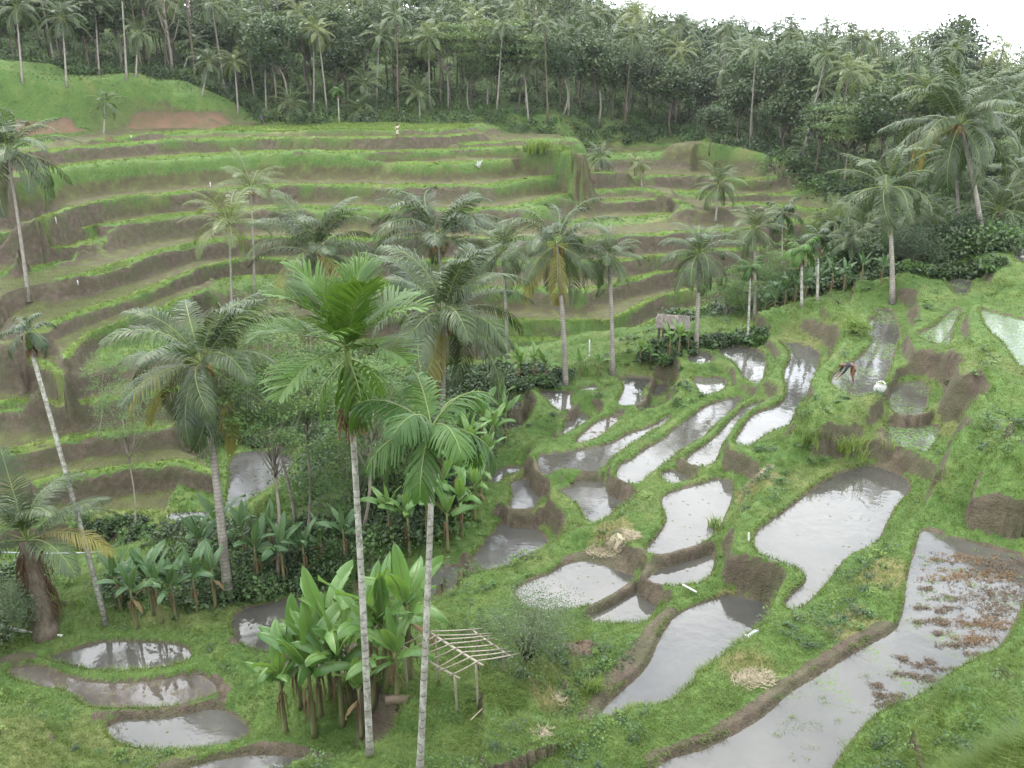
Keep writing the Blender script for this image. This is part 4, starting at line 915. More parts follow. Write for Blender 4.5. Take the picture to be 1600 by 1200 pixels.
def tree_meshes(seed, kind, leaf, bark, R, Hh, Ht, n, nl, size, spread, trunk_r=.16, flat=.6, limbs=14):
    """crown mesh at trunk top, and a trunk of height Ht with limbs into the crown"""
    rng = np.random.default_rng(seed); C = crown_cloud(rng, kind, R, Hh, n); C[:, 0] += .3 * R * rng.normal(); 
    sp = spread * rng.uniform(.7, 1.3, n); V, Q = leaf_quads(rng, C, sp, nl, size, flat)
    cm = new_mesh('crown', V, Q, [leaf])
    tone = cm.attributes.new('tone', 'FLOAT', 'POINT'); tone.data.foreach_set('value', np.repeat(rng.uniform(0, 1, n) ** 2, nl * 4).astype(np.float32) * .7)
    mb = MB(); bend = rng.normal(0, .05 * Ht, 2); t = np.linspace(0, 1, 7)
    P = np.stack([bend[0] * np.sin(t * 3), bend[1] * np.sin(t * 2.2), t * Ht], 1); P[-1, :2] = 0; mb.tube(P, np.linspace(trunk_r, trunk_r * .6, 7), 7)
    for c in C[rng.permutation(n)[:limbs]]:
        st = np.array([0, 0, Ht * rng.uniform(.8, 1.0)]); e = c + [0, 0, Ht]; m = (st + e) / 2 + [0, 0, -.1 * Hh] + rng.normal(0, .15 * R, 3) * .4
        mb.tube([st, m, e], [trunk_r * .45, trunk_r * .28, trunk_r * .08], 5)
    return cm, mb.mesh('trunk', [bark], True), Ht
TREES = {
 'dark': [tree_meshes(500 + i, 'lump', L_DARK, B_BROWN, 3.2, 6.5, 5.0, 56, 62, .5, .75) for i in range(3)],
 'mid': [tree_meshes(510 + i, 'round', L_MID, B_PALE, 3.0, 6.0, 6.5, 50, 60, .45, .7) for i in range(3)],
 'airy': [tree_meshes(520 + i, 'airy', L_MID, B_PALE, 2.3, 7.0, 8.5, 34, 46, .36, .55, .12) for i in range(3)],
 'pale': [tree_meshes(530 + i, 'layer', L_PALE, B_PALE, 4.0, 5.5, 5.5, 60, 60, .34, .8, .13, .28) for i in range(2)],
}
LOOK = {'dark': 'dense dark green', 'mid': 'rounded mid green', 'airy': 'tall airy thin trunked', 'pale': 'pale green spreading'}
def tree(kind, loc, s, label, group=None, v=None):
    cm, tm, Ht = (TREES[kind][v] if v is not None else random.choice(TREES[kind])); rz = random.uniform(0, 6.28)
    root = empty('broadleaf_tree', loc, label, 'tree', group); sz = s * random.uniform(.85, 1.2)
    a = put('trunk', tm, root); a.scale = (s, s, sz); a.rotation_euler = (0, 0, rz)
    c = put('crown', cm, root, (0, 0, Ht * sz)); c.scale = (s, s, s); c.rotation_euler = (0, 0, rz); return root

def plan(az_deg, d):
    x = math.sin(math.radians(az_deg)) * d; y = math.cos(math.radians(az_deg)) * d; return Vector((x, y, ground(x, y)))
def zone(a, d):
    if a < -17 and d < 185: return 'behind the orange bank mound'
    if a < -6 and d < 185: return 'behind the top rice field'
    if a < 3 and d < 185: return 'by the stepped field end'
    if a < 14 and d < 200: return 'above the second terraced hill'
    if a < -8: return 'high above the mound'
    if a < 4: return 'high above the rice field'
    if a < 14: return 'higher over the second hill'
    if d < 150: return 'grove behind the upper paddies'
    if a < 22: return 'slope under open sky'
    return 'ridge behind the tallest palm'
rngF = np.random.default_rng(77); spots = []; back = []
def s0_of(a): return float(np.interp(a, [-31, -17, -15, 3, 5, 12, 20, 30], [158, 157, 148, 150, 158, 164, 134, 110]))
tries = 0
while tries < 9000:
    tries += 1
    a = rngF.uniform(-34, 34); s0 = s0_of(a); d = s0 + 3 + (330 - s0) * rngF.random() ** 1.25
    p = plan(a, d); near = d < s0 + 45
    sp = 4.6 if near else 5.6 + (d - s0) * .006
    if all((p.x - q[0].x) ** 2 + (p.y - q[0].y) ** 2 > sp * sp for q in spots + back):
        (spots if near or rngF.random() < .11 else back).append((p, a, d))
spots.sort(key=lambda q: q[2]); back += spots[285:]; spots = spots[:285]
zones = {}
for p, a, d in spots:
    u = rngF.random(); pp = .36 if a < 6 else .5
    k = 'palm' if u < pp else 'dark' if u < pp + .27 else 'mid' if u < pp + .45 else 'airy' if u < .93 else 'pale'
    zones.setdefault((k, zone(a, d)), []).append((a, d, p))
random.seed(5)
for (k, z), L in sorted(zones.items(), key=lambda q: q[0]):
    L.sort()
    for i, (a, d, p) in enumerate(L):
        half = '' if len(L) <= 20 else (', front rows' if i < 20 else ', back rows'); i20 = i % 20
        o_ = NUM[i20]
        if k == 'palm':
            hh = random.uniform(11, 19) * (1 if d < 230 else .85); root = empty('coconut_palm', p, f'{o_} hazy coconut palm from the left, {z}{half}', 'palm tree', f'forest palms {z}')
            mb = MB(); top = (random.gauss(0, .9), random.gauss(0, .6), hh); palm_trunk(mb, (0, 0, -.3), top, .17, .11, .06, 5, 6); put('trunk', mb.mesh('trunk', [B_COCO if random.random() < .5 else B_BROWN], True), root)
            add_crown(root, random.choice(CROWN_FAR), top, random.uniform(.8, 1.05), random.uniform(0, 6.28), random.uniform(-.15, .15))
        else: tree(k, p, random.uniform(.85, 1.35) * (1.15 if k == 'airy' else 1), f'{o_} {LOOK[k]} tree from the left, {z}{half}', f'{LOOK[k]} trees {z}')
# single trees one can pick out
def tree_px(kind, base, top_px, s, label, dmin=9., d=None, group=None, v=0):
    b = hit(*base, dmin) if d is None else plan(math.degrees(math.atan2(*ray(*base)[:2])), d)
    t = at_depth(*top_px, b); return b, t
b = hit(1108, 243, 100); tree('dark', b, .75, 'lone dark round tree on the grassy terraces of the second hill', v=0)
b = hit(1440, 60, 60); p = plan(25.4, 262); p.z -= 1; tree('dark', p, 2.15, 'huge lumpy tree standing alone against the sky on the ridge', v=1)
for (x, d, s, lab) in [(-4.1, 157, 1.25, 'pale spreading tree with slim trunks behind the top rice field, first of three'), (-1.6, 159, 1.45, 'pale spreading tree with slim trunks behind the top rice field, tallest of three'), (0.9, 157, 1.2, 'pale spreading tree with slim trunks behind the top rice field, last of three')]:
    tree('pale', plan(x, d), s, lab, 'pale spreading trees by the top rice field')
def dead_tree():
    b = hit(271, 122, 90); root = empty('bare_tree', b, 'pale bare forked tree with hardly any leaves above the orange scar', 'tree'); mb = MB(); rng = np.random.default_rng(3)
    mb.tube([(0, 0, -.3), (.1, 0, 4), (-.1, .1, 8), (0, 0, 12)], [.3, .24, .2, .15], 8)
    for k in range(9):
        z = 5 + k * .8; a = k * 2.2; e = np.array([math.cos(a) * 2.2, math.sin(a) * 1.5, z + 4]); mb.tube([(0, 0, z), e * [.5, .5, 0] + [0, 0, z + 1.2], e], [.13, .08, .03], 5)
    put('trunk', mb.mesh('trunk', [B_PALE], True), root)
    C = rng.normal(0, 1, (14, 3)) * [1.8, 1.5, 2] + [0, 0, 13]; V, Q = leaf_quads(rng, C, np.full(14, .5), 22, .35); put('crown', new_mesh('crown', V, Q, [L_PALE]), root)
dead_tree()
# the wood beyond: one mass
def wood():
    Vs, Qs, n = [], [], 0; rng = np.random.default_rng(9); mats = [L_DARK, L_MID, L_PALE, L_COCO]; ms = []
    tmpl = []
    for i in range(5):
        C = crown_cloud(rng, ['lump', 'round', 'airy'][i % 3], 3.4, 6.5, 34); V, Q = leaf_quads(rng, C, np.full(34, .8), 17, .85); tmpl.append((V + [0, 0, 3.2], Q, i % 2))
    pm = MB(); 
    for az_, e, dr in coco_crown_specs(rng, 13, 75, -40): frond(pm, rng, 4.2, e, dr, 8, 1.0, .28, .7, R=rotm(az_), segs=1)
    pm.tube([(0, 0, -11), (0.3, 0, -5), (0, 0, 0)], [.2, .16, .14], 4, 0, False)
    pv, pf = np.vstack(pm.v), np.vstack(pm.f)
    for p, a, d in back:
        if rng.random() < .36: V, Q, m = pv + [0, 0, 10.5], pf, 3
        else: V, Q, m = tmpl[rng.integers(5)]
        s = rng.uniform(.75, 1.5); R = rotm(rng.uniform(0, 6.28)); Vs.append((V * s) @ R.T + np.array(p)); Qs.append(Q + n); n += len(V); ms.append(np.full(len(Q), m))
    put('forest', new_mesh('forest', np.vstack(Vs), np.vstack(Qs), mats, np.concatenate(ms)), kind='stuff', label='mass of trees and palms covering the hazy hillside')
wood()
# ------------------------------------------------------------------ feathery young trees in the valley
def feathery(base, top, R, label, dmin=9., trunk=.09, n=80, leafs=105, mat_=None, hh=None, group='feathery leaved trees of the valley'):
    b = hit(*base, dmin); c = at_depth(*top, b); rng = np.random.default_rng(int(base[0]) + 7); root = empty('feathery_tree', b, label, 'tree', group)
    c = np.array(c - b); h = c[2]; Hh = R * 1.5 if hh is None else hh
    mb = MB(); t = np.linspace(0, 1, 8)[:, None]; P = c * t * [1, 1, 1] + np.sin(t * 5) * [.15, .1, 0]; P[0] = (0, 0, -.2); mb.tube(P, np.linspace(trunk, trunk * .45, 8), 7)
    Cs = []
    for k in range(n):
        a = rng.uniform(0, 6.28); r = R * rng.uniform(.15, 1) ** .7; z = rng.uniform(-.5, .5); q = c + [math.cos(a) * r, math.sin(a) * r, z * Hh * (1.15 - r / R * .5) + .25 * Hh * (1 - (r / R) ** 2)]; Cs.append(q)
        if k % 3 == 0:
            st = c + [0, 0, -Hh * .6 + .5 * z * Hh]; st[:2] = c[:2] * (st[2] / c[2]); mb.tube([st, (st + q) / 2 + [0, 0, -.1], q], [trunk * .35, trunk * .2, .01], 4)
    put('trunk', mb.mesh('trunk', [B_PALE], True), root)
    V, Q = leaf_quads(rng, np.array(Cs), R * .16 * rng.uniform(.7, 1.3, n), leafs, .15, .25, .42, 1.0)
    me = new_mesh('crown', V, Q, [mat_ or L_FEATHER]); tone = me.attributes.new('tone', 'FLOAT', 'POINT'); tone.data.foreach_set('value', np.repeat(rng.uniform(0, 1, n) ** 2, leafs * 4).astype(np.float32) * .6)
    put('crown', me, root)
feathery((432, 915), (428, 640), 2.2, 'feathery tree with a straight pale trunk next to the orange nut palm')
feathery((478, 860), (482, 600), 2.5, 'tall feathery tree just behind the bright areca palm trunk', 9, .08, 60)
feathery((545, 830), (560, 735), 2.6, 'feathery tree between the two slim areca trunks')
feathery((440, 700), (415, 492), 2.9, 'bright feathery tree crown just above the orange nut palm, behind it', 9, .08, 60)
feathery((612, 790), (622, 690), 2.4, 'feathery tree under the drooping areca fan')
feathery((212, 838), (196, 655), 2.6, 'sparse feathery tree with bare side twigs before the brown rice field', 9, .07, 46, 90)
feathery((465, 835), (395, 560), 2.3, 'leafy feathery tree filling the gap right of the orange nut palm')
feathery((560, 860), (590, 640), 2.2, 'leafy feathery tree between the bright areca and the largest palm')
feathery((150, 690), (165, 583), 1.9, 'small feathery tree by the curved rice terraces', 9, .05, 40, 80)
feathery((520, 640), (535, 560), 2.6, 'feathery tree behind the crownshaft of the bright areca')
feathery((1172, 530), (1185, 465), 2.4, 'layered feathery tree near the thatched hut', 60, .07)
feathery((1240, 490), (1228, 420), 2.0, 'layered feathery tree below the distant areca palms', 62, .07, 50)
feathery((1130, 520), (1135, 455), 1.8, 'small feathery tree beside the hut palm', 60, .06, 40)
def shrub(px, py, R, h, label, leaf=L_SHRUB, n=60, leafs=200, size=.10, dmin=9., cat='bush', name='shrub', group=None):
    b = hit(px, py, dmin); rng = np.random.default_rng(int(px)); root = empty(name, b, label, cat, group); mb = MB(); Cs = []
    for k in range(n):
        a = rng.uniform(0, 6.28); r = R * rng.uniform(.1, 1) ** .6; e = np.array([math.cos(a) * r, math.sin(a) * r, h * (.95 - .38 * (r / R) ** 2) * rng.uniform(.6, 1.0)]); Cs += [e, e * .8]
        if k % 2: mb.tube([(rng.normal(0, .06), rng.normal(0, .06), -.1), e * [.35, .35, .5], e], [.022, .015, .005], 4)
    put('stem', mb.mesh('stem', [B_BROWN], True), root); V, Q = leaf_quads(rng, np.array(Cs), np.full(len(Cs), R * .15), leafs // 2, size, .8, .35, .2); put('foliage', new_mesh('foliage', V, Q, [leaf]), root)
shrub(822, 1032, 1.75, 2.5, 'grey green willowy bush beside the bare bamboo frame', n=60, leafs=150, size=.08)
shrub(8, 1000, 1.5, 2.6, 'grey green bush cut off by the picture edge beside the white pipe')
shrub(1425, 425, 2.2, 3.0, 'dark rounded bush at the foot of the tall palms behind the upper paddy', L_DARK, 60, 120, .14, 62)
shrub(1500, 412, 1.8, 2.2, 'dark bush between the tallest palm and the grassy mound', L_DARK, 50, 100, .14, 66)
shrub(1335, 520, .9, .8, 'yellowish tuft of tall grass at the head of the long upper paddy', L_RICE, 40, 60, .12, 30, 'bush')
shrub(1190, 215, 2.6, 3.4, 'round bush on the crest of the grass mound', L_MID, 50, 90, .22, 120)
shrub(1240, 235, 2.2, 2.8, 'smaller round bush on the crest of the grass mound', L_MID, 50, 90, .22, 120)
# ------------------------------------------------------------------ undergrowth
def undergrowth():
    rng = np.random.default_rng(31); C = []; S = []; M = []
    def add(p, s): C.append(p); S.append(s)
    def px_region(poly, n, s, dmin=9.):
        x0, y0 = np.min(poly, 0); x1, y1 = np.max(poly, 0); k = 0
        while k < n:
            x, y = rng.uniform(x0, x1), rng.uniform(y0, y1); ins = False
            for a, b in zip(poly, poly[1:] + poly[:1]):
                if (a[1] > y) != (b[1] > y) and x < (b[0] - a[0]) * (y - a[1]) / (b[1] - a[1]) + a[0]: ins = not ins
            if ins: k += 1; p = hit(x, y, dmin); add((p.x, p.y, p.z + s * .25), s * rng.uniform(.6, 1.3))
    px_region([(555,700),(640,600),(720,590),(800,600),(790,660),(700,820),(600,870),(540,850)], 260, .75)
    px_region([(170,905),(330,850),(520,840),(560,900),(420,930),(300,950),(180,950)], 190, .5)
    px_region([(470,560),(560,545),(700,600),(620,760),(480,800),(470,720)], 170, 1.0, 40)
    px_region([(300,640),(420,600),(470,640),(470,700),(340,700)], 50, .8, 50)
    px_region([(250,830),(400,820),(560,800),(560,850),(300,880)], 70, .6)
    px_region([(0,900),(60,880),(60,960),(0,980)], 40, .5)
    px_region([(120,815),(235,810),(235,850),(120,860)], 60, .35)
    px_region([(720,575),(900,585),(890,602),(760,612),(700,600)], 90, .45, 46)
    px_region([(1040,520),(1100,490),(1180,470),(1300,440),(1370,450),(1370,470),(1240,500),(1170,530),(1060,555)], 330, .75, 62)
    px_region([(1150,440),(1400,400),(1560,370),(1560,400),(1400,440),(1200,470)], 260, 1.0, 64)
    px_region([(1290,330),(1600,280),(1600,380),(1300,400)], 300, 1.2, 60)
    px_region([(900,205),(1100,205),(1300,240),(1330,330),(1290,300),(1150,210),(1000,215)], 160, .9, 120)
    px_region([(1180,478),(1380,440),(1560,405),(1560,425),(1400,458),(1200,492)], 150, .45, 60)
    px_region([(1010,540),(1120,530),(1200,520),(1200,535),(1060,560),(1000,575)], 60, .35, 46)
    for _ in range(1150):
        a = rng.uniform(-34, 32); d = s0_of(a) - 2 + rng.random() ** 1.5 * 60; p = plan(a, d); add((p.x, p.y, p.z + .3), rng.uniform(.8, 2.1))
    C, S = np.array(C), np.array(S); Vs, Qs, ms, n = [], [], [], 0
    for i, (c, s) in enumerate(zip(C, S)):
        d = math.hypot(c[0], c[1]); far = d > 100; k = 5; cc = rng.normal(0, 1, (k, 3)) * [s * .55, s * .55, s * .3] + c + [0, 0, s * .25]
        V, Q = leaf_quads(rng, cc, np.full(k, s * .38), 26 if far else 52, .4 if far else .10 + .1 * (d > 50) + .06 * (i % 3), .7); Vs.append(V); Qs.append(Q + n); n += len(V); ms.append(np.full(len(Q), [0, 1, 1, 2, 0][i % 5]))
    put('undergrowth', new_mesh('undergrowth', np.vstack(Vs), np.vstack(Qs), [L_DARK, L_MID, L_FEATHER], np.concatenate(ms)), kind='stuff', label='tangled low bushes of the valley floor and forest edge')
undergrowth()

# ------------------------------------------------------------------ grass
def blades(P, n, Hb, W, lean, rng, spread, out=None):
    """n curved blades (two quads) round every point of P"""
    k = len(P) * n; B = np.repeat(P, n, 0) + np.stack([rng.normal(0, 1, k), rng.normal(0, 1, k), np.zeros(k)], 1) * np.repeat(spread, n)[:, None]
    a = rng.uniform(0, 6.28, k); D = np.stack([np.cos(a), np.sin(a), np.zeros(k)], 1)
    if out is not None: D = D + np.repeat(out, n, 0) * 1.2
    h = np.repeat(Hb, n) * rng.uniform(.5, 1.15, k); l = h * lean * rng.uniform(.3, 1.3, k); w = np.repeat(W, n) * .5
    S = np.stack([-np.sin(a), np.cos(a), np.zeros(k)], 1) * w[:, None]
    M = B + D * (l * .3)[:, None]; M[:, 2] += h * .65; T = B + D * l[:, None]; T[:, 2] += h * (1 - .25 * lean)
    V = np.stack([B - S, B + S, M - S * .8, M + S * .8, T + S * .12, T - S * .12], 1); i = np.arange(k)[:, None] * 6
    Q = np.concatenate([i + [0, 1, 3, 2], i + [2, 3, 4, 5]]); return V.reshape(-1, 3), Q
L_LIP = leaf_material('lip_grass', (0.12, 0.20, 0.035), (0.21, 0.29, 0.07), .6, .25, .4, .35)
def grass():
    rng = np.random.default_rng(12); sm = SOILM.reshape(GX.shape); sl = SLOPE.reshape(GX.shape); rim = GR.reshape(GX.shape); fl = GF.reshape(GX.shape)
    i0 = np.searchsorted(azd, -42); i1 = np.searchsorted(azd, 42)
    dzx = np.gradient(GZ, axis=1) / np.maximum(np.gradient(RR, axis=1), 1e-3); dza = np.gradient(GZ, axis=0) / np.maximum(np.gradient(AA, axis=0) * np.maximum(RR, .5), 1e-3)
    def pick(n, r0, r1, cond, uni=True):
        ai = rng.uniform(i0, i1 - 1, n); r = np.exp(rng.uniform(math.log(r0), math.log(r1), n)) if uni else np.sqrt(rng.uniform(r0 * r0, r1 * r1, n)); j = np.interp(r, rr, np.arange(len(rr)))
        I, J = ai.astype(int), j.astype(int); u, v = ai - I, j - J; keep = cond(I, J); I, J, u, v, r, ai = I[keep], J[keep], u[keep], v[keep], r[keep], ai[keep]
        z = (GZ[I, J] * (1 - u) + GZ[I + 1, J] * u) * (1 - v) + (GZ[I, J + 1] * (1 - u) + GZ[I + 1, J + 1] * u) * v
        a = GA[I] + u * (GA[I + 1] - GA[I]); x, y = np.sin(a) * r, np.cos(a) * r; P = np.stack([x, y, z - .02], 1)
        gr, ga = dzx[I, J], dza[I, J]; ox = -(gr * np.sin(a) + ga * np.cos(a)); oy = -(gr * np.cos(a) - ga * np.sin(a)); o = np.stack([ox, oy, 0 * ox], 1); o /= np.maximum(np.linalg.norm(o, axis=1), .4)[:, None]
        return P, r, sl[I, J], rim[I, J], o
    Vs, Qs, n = [], [], 0
    P, r, s, rm, o = pick(290000, 5.5, 62, lambda I, J: (GM.reshape(GX.shape)[I, J] < .5) & (rim[I, J] > .1) & (sm[I, J] < rng.uniform(.25, .75, len(I))))
    patch = fbm(P[:, 0], P[:, 1], 2.2, 81); h = (.075 + .14 * sstep(.3, 1.3, s) * sstep(.5, 2., rm) + .09 * sstep(.15, .6, patch) * sstep(.4, 1.2, rm)) * rng.uniform(.7, 1.4, len(P)); w = .007 + .00042 * r
    V, Q = blades(P, 6, h, w, .8, rng, .04 + .0012 * r, o); Vs.append(V); Qs.append(Q + n); n += len(V)
    P, r, s, rm, o = pick(75000, 40, 160, lambda I, J: (GM.reshape(GX.shape)[I, J] > .5) & (sm[I, J] < rng.uniform(.3, 1.0, len(I))) & (fl[I, J] < .5))
    h = rng.uniform(.12, .32, len(P)); V, Q = blades(P, 4, h, .05 + .0004 * r, .7, rng, .12 + 0 * r, o); Vs.append(V); Qs.append(Q + n); n += len(V)
    # fringe of grass hanging over every terrace lip and paddy edge
    def fringe(W, closed, step, hgt, wid, nb, spr, off, far):
        nonlocal n
        A = W; B = np.roll(W, -1, 0)
        if not closed: A, B = A[:-1], B[:-1]
        L = np.linalg.norm(B - A, axis=1); k = np.maximum((L / step).astype(int), 1); t = np.concatenate([(np.arange(m) + rng.random(m)) / m for m in k]); i = np.repeat(np.arange(len(A)), k)
        d = (B - A)[i] / (L[i][:, None] + 1e-9); nn = np.stack([d[:, 1], -d[:, 0]], 1)
        if closed and np.sum(W[:, 0] * np.roll(W[:, 1], -1) - np.roll(W[:, 0], -1) * W[:, 1]) < 0: nn = -nn
        P = A[i] + (B - A)[i] * t[:, None] + nn * (off + rng.normal(0, spr, len(t)))[:, None]
        r = np.hypot(P[:, 0], P[:, 1]); a = np.arctan2(P[:, 0], P[:, 1]); I = np.clip(np.searchsorted(GA, a) - 1, 0, len(GA) - 2); J = np.clip(np.searchsorted(rr, r) - 1, 0, len(rr) - 2)
        z = np.maximum.reduce([GZ[I, J], GZ[I + 1, J], GZ[I, J + 1]]) if far else GZ[I, J]; cov = fbm(P[:, 0], P[:, 1], 4 if far else 1.5, 95); keep = (np.abs(a) < .74) & (cov > (-.45 if far else -.3)) & ((sm[I, J] < .8) | far)
        P = np.stack([P[:, 0], P[:, 1], z - .03], 1)[keep]; o = np.stack([nn[:, 0], nn[:, 1], 0 * r], 1)[keep] * (1 if far else -.6)
        V, Q = blades(P, nb, hgt * rng.uniform(.5, 1.4, len(P)), np.full(len(P), wid), .9, rng, np.full(len(P), spr), o); Vs.append(V); Qs.append(Q + n); n += len(V)
    for z_, W in WLIP: fringe(W, False, .10, .17, .05, 5, .16, -.05, True)
    for z_, W in WPAD:
        dd = float(np.hypot(*W.mean(0))); fringe(W, True, .045 if dd < 35 else .07, .13, .010 + .0004 * dd, 5, .035, .12, False)
    put('grass', new_mesh('grass', np.vstack(Vs), np.vstack(Qs), [L_GRASS, L_LIP], np.concatenate([np.full(len(q_), 1 if 2 <= k_ < 2 + len(WLIP) else 0) for k_, q_ in enumerate(Qs)])), kind='stuff', label='grass covering the banks between the paddies')
    # rice
    Vs, Qs, n = [], [], 0
    g = np.arange(-60, 60, .26); X, Y = np.meshgrid(g, np.arange(34, 90, .21)); X = X.ravel() + rng.normal(0, .02, X.size); Y = Y.ravel() + rng.normal(0, .02, Y.size)
    a = np.arctan2(X, Y); d = np.hypot(X, Y); I = np.clip(np.searchsorted(GA, a) - 1, 0, len(GA) - 2); J = np.clip(np.searchsorted(rr, d) - 1, 0, len(rr) - 2)
    k = (fl[I, J] > .7) & (sl[I, J] < .35) & (np.abs(a) < .6); P = np.stack([X, Y, GZ[I, J] - .01], 1)[k]
    V, Q = blades(P, 3, np.full(len(P), .17), np.full(len(P), .028), .5, rng, np.full(len(P), .025)); Vs.append(V); Qs.append(Q + n); n += len(V)
    X, Y = np.meshgrid(np.arange(-52, 2, .3), np.arange(120, 156, .3)); X, Y = X.ravel(), Y.ravel(); a = np.arctan2(X, Y); d = np.hypot(X, Y); I = np.clip(np.searchsorted(GA, a) - 1, 0, len(GA) - 2); J = np.clip(np.searchsorted(rr, d) - 1, 0, len(rr) - 2)
    z = GZ[I, J]; k = (np.abs(z - (H - 10.3)) < .5) & (d < 147) & (sl[I, J] < .3) & (a > math.radians(-18.5)) & (a < math.radians(-2.4)); P = np.stack([X, Y, z], 1)[k]
    V, Q = blades(P, 4, np.full(len(P), .34), np.full(len(P), .10), .5, rng, np.full(len(P), .1)); Vs.append(V); Qs.append(Q + n); n += len(V)
    put('rice_seedlings', new_mesh('rice_seedlings', np.vstack(Vs), np.vstack(Qs), [L_RICE]), kind='stuff', label='rows of young rice on the far terraces')
grass()

def weeds():
    rng = np.random.default_rng(71); Vs, Qs, ms, n = [], [], [], 0; rim = GR.reshape(GX.shape); gm = GM.reshape(GX.shape); i0 = np.searchsorted(azd, -42); i1 = np.searchsorted(azd, 42); k = 0
    while k < 2800:
        i = rng.integers(i0, i1); r = math.exp(rng.uniform(math.log(6), math.log(60))); j = int(np.searchsorted(rr, r))
        if gm[i, j] > .5 or rim[i, j] < .55: continue
        x, y, z = GX[i, j], GY[i, j], GZ[i, j]
        if fbm(np.array([x]), np.array([y]), 3.0, 91)[0] < rng.uniform(-.25, .6): continue
        k += 1; s = rng.uniform(.10, .32); V, Q = leaf_quads(rng, np.array([[x, y, z + s * .35]]) + rng.normal(0, .5, (3, 3)) * s, np.full(3, s * .5), 16, .045 + .0022 * r, .5, .6, 1.2); Vs.append(V); Qs.append(Q + n); n += len(V); ms.append(np.full(len(Q), rng.choice([0, 1, 2], p=[.5, .35, .15])))
    put('weeds', new_mesh('weeds', np.vstack(Vs), np.vstack(Qs), [L_MID, L_FEATHER, L_RICE], np.concatenate(ms)), kind='stuff', label='small leafy weeds scattered through the bank grass')
weeds()

# ------------------------------------------------------------------ air
def haze():
    me = bpy.data.meshes.new('haze'); mb = MB(); mb.box((0, 0, 0), (2600, 2600, 230)); me = mb.mesh('haze', [])
    m, nt = mat('haze'); q = NT(nt); v = q.n('ShaderNodeVolumePrincipled'); v.inputs['Color'].default_value = (.93, .96, 1, 1); v.inputs['Density'].default_value = HAZE; v.inputs['Anisotropy'].default_value = .3
    o = q.n('ShaderNodeOutputMaterial'); q.l(v.outputs[0], o.inputs['Volume']); me.materials.append(m)
    z0 = min(GZ[RR < 1700].min(), -10) - 2; ob = put('haze', me, loc=(0, 0, z0 + 115), kind='stuff', label='thin damp haze over the valley')
haze()

# ------------------------------------------------------------------ people
def plain(name, col, rough=.8, spec=.25, bumps=0):
    m, nt = mat(name); q = NT(nt)
    P = q.n('ShaderNodeTexCoord').outputs['Object']; c = q.ramp(q.noise(9, 3, .6, P), [(.3, tuple(v * .75 for v in col)), (.7, tuple(min(1, v * 1.2) for v in col))])
    q.out(q.pbr(c, rough, spec, q.bump(q.noise(30, 3, .6, P), .4, .01))); return m
SKIN = plain('brown_skin', (0.20, 0.11, 0.07), .55); CLOTH_DARK = plain('dark_cloth', (0.02, 0.022, 0.03)); CLOTH_RUST = plain('rust_cloth', (0.24, 0.11, 0.06)); CLOTH_PALE = plain('pale_cloth', (0.62, 0.55, 0.45)); CLOTH_BLUE = plain('blue_cloth', (0.06, 0.08, 0.14)); HAIR = plain('black_hair', (0.012, 0.01, 0.009), .5)
STRAW = plain('straw', (0.50, 0.43, 0.30)); BAMBOO = plain('pale_bamboo', (0.38, 0.34, 0.26), .6, .3); BAMB_W = plain('whitened_bamboo', (0.62, 0.62, 0.58), .45, .4); WOOD = plain('weathered_wood', (0.16, 0.12, 0.085)); THATCH = plain('grey_thatch', (0.26, 0.235, 0.20)); SACKM = plain('white_sack', (0.66, 0.66, 0.63), .6); FOAM = plain('white_water', (0.75, 0.77, 0.78), .4, .4); DIRT = plain('loose_soil', (0.115, 0.075, 0.05))
def skin_body(name, J, E, mats, parent, level=2):
    me = bpy.data.meshes.new(name); me.from_pydata([j[:3] for j in J], E, []); o = put(name, me, parent)
    md = o.modifiers.new('skin', 'SKIN'); md.use_smooth_shade = True
    for i, j in enumerate(J):
        v = me.skin_vertices[0].data[i]; r = j[3]; v.radius = (r, j[4] if len(j) > 4 else r); v.use_root = i == 0
    o.modifiers.new('sub', 'SUBSURF').levels = level; o.modifiers['sub'].render_levels = level
    for m in mats: me.materials.append(m)
    return o
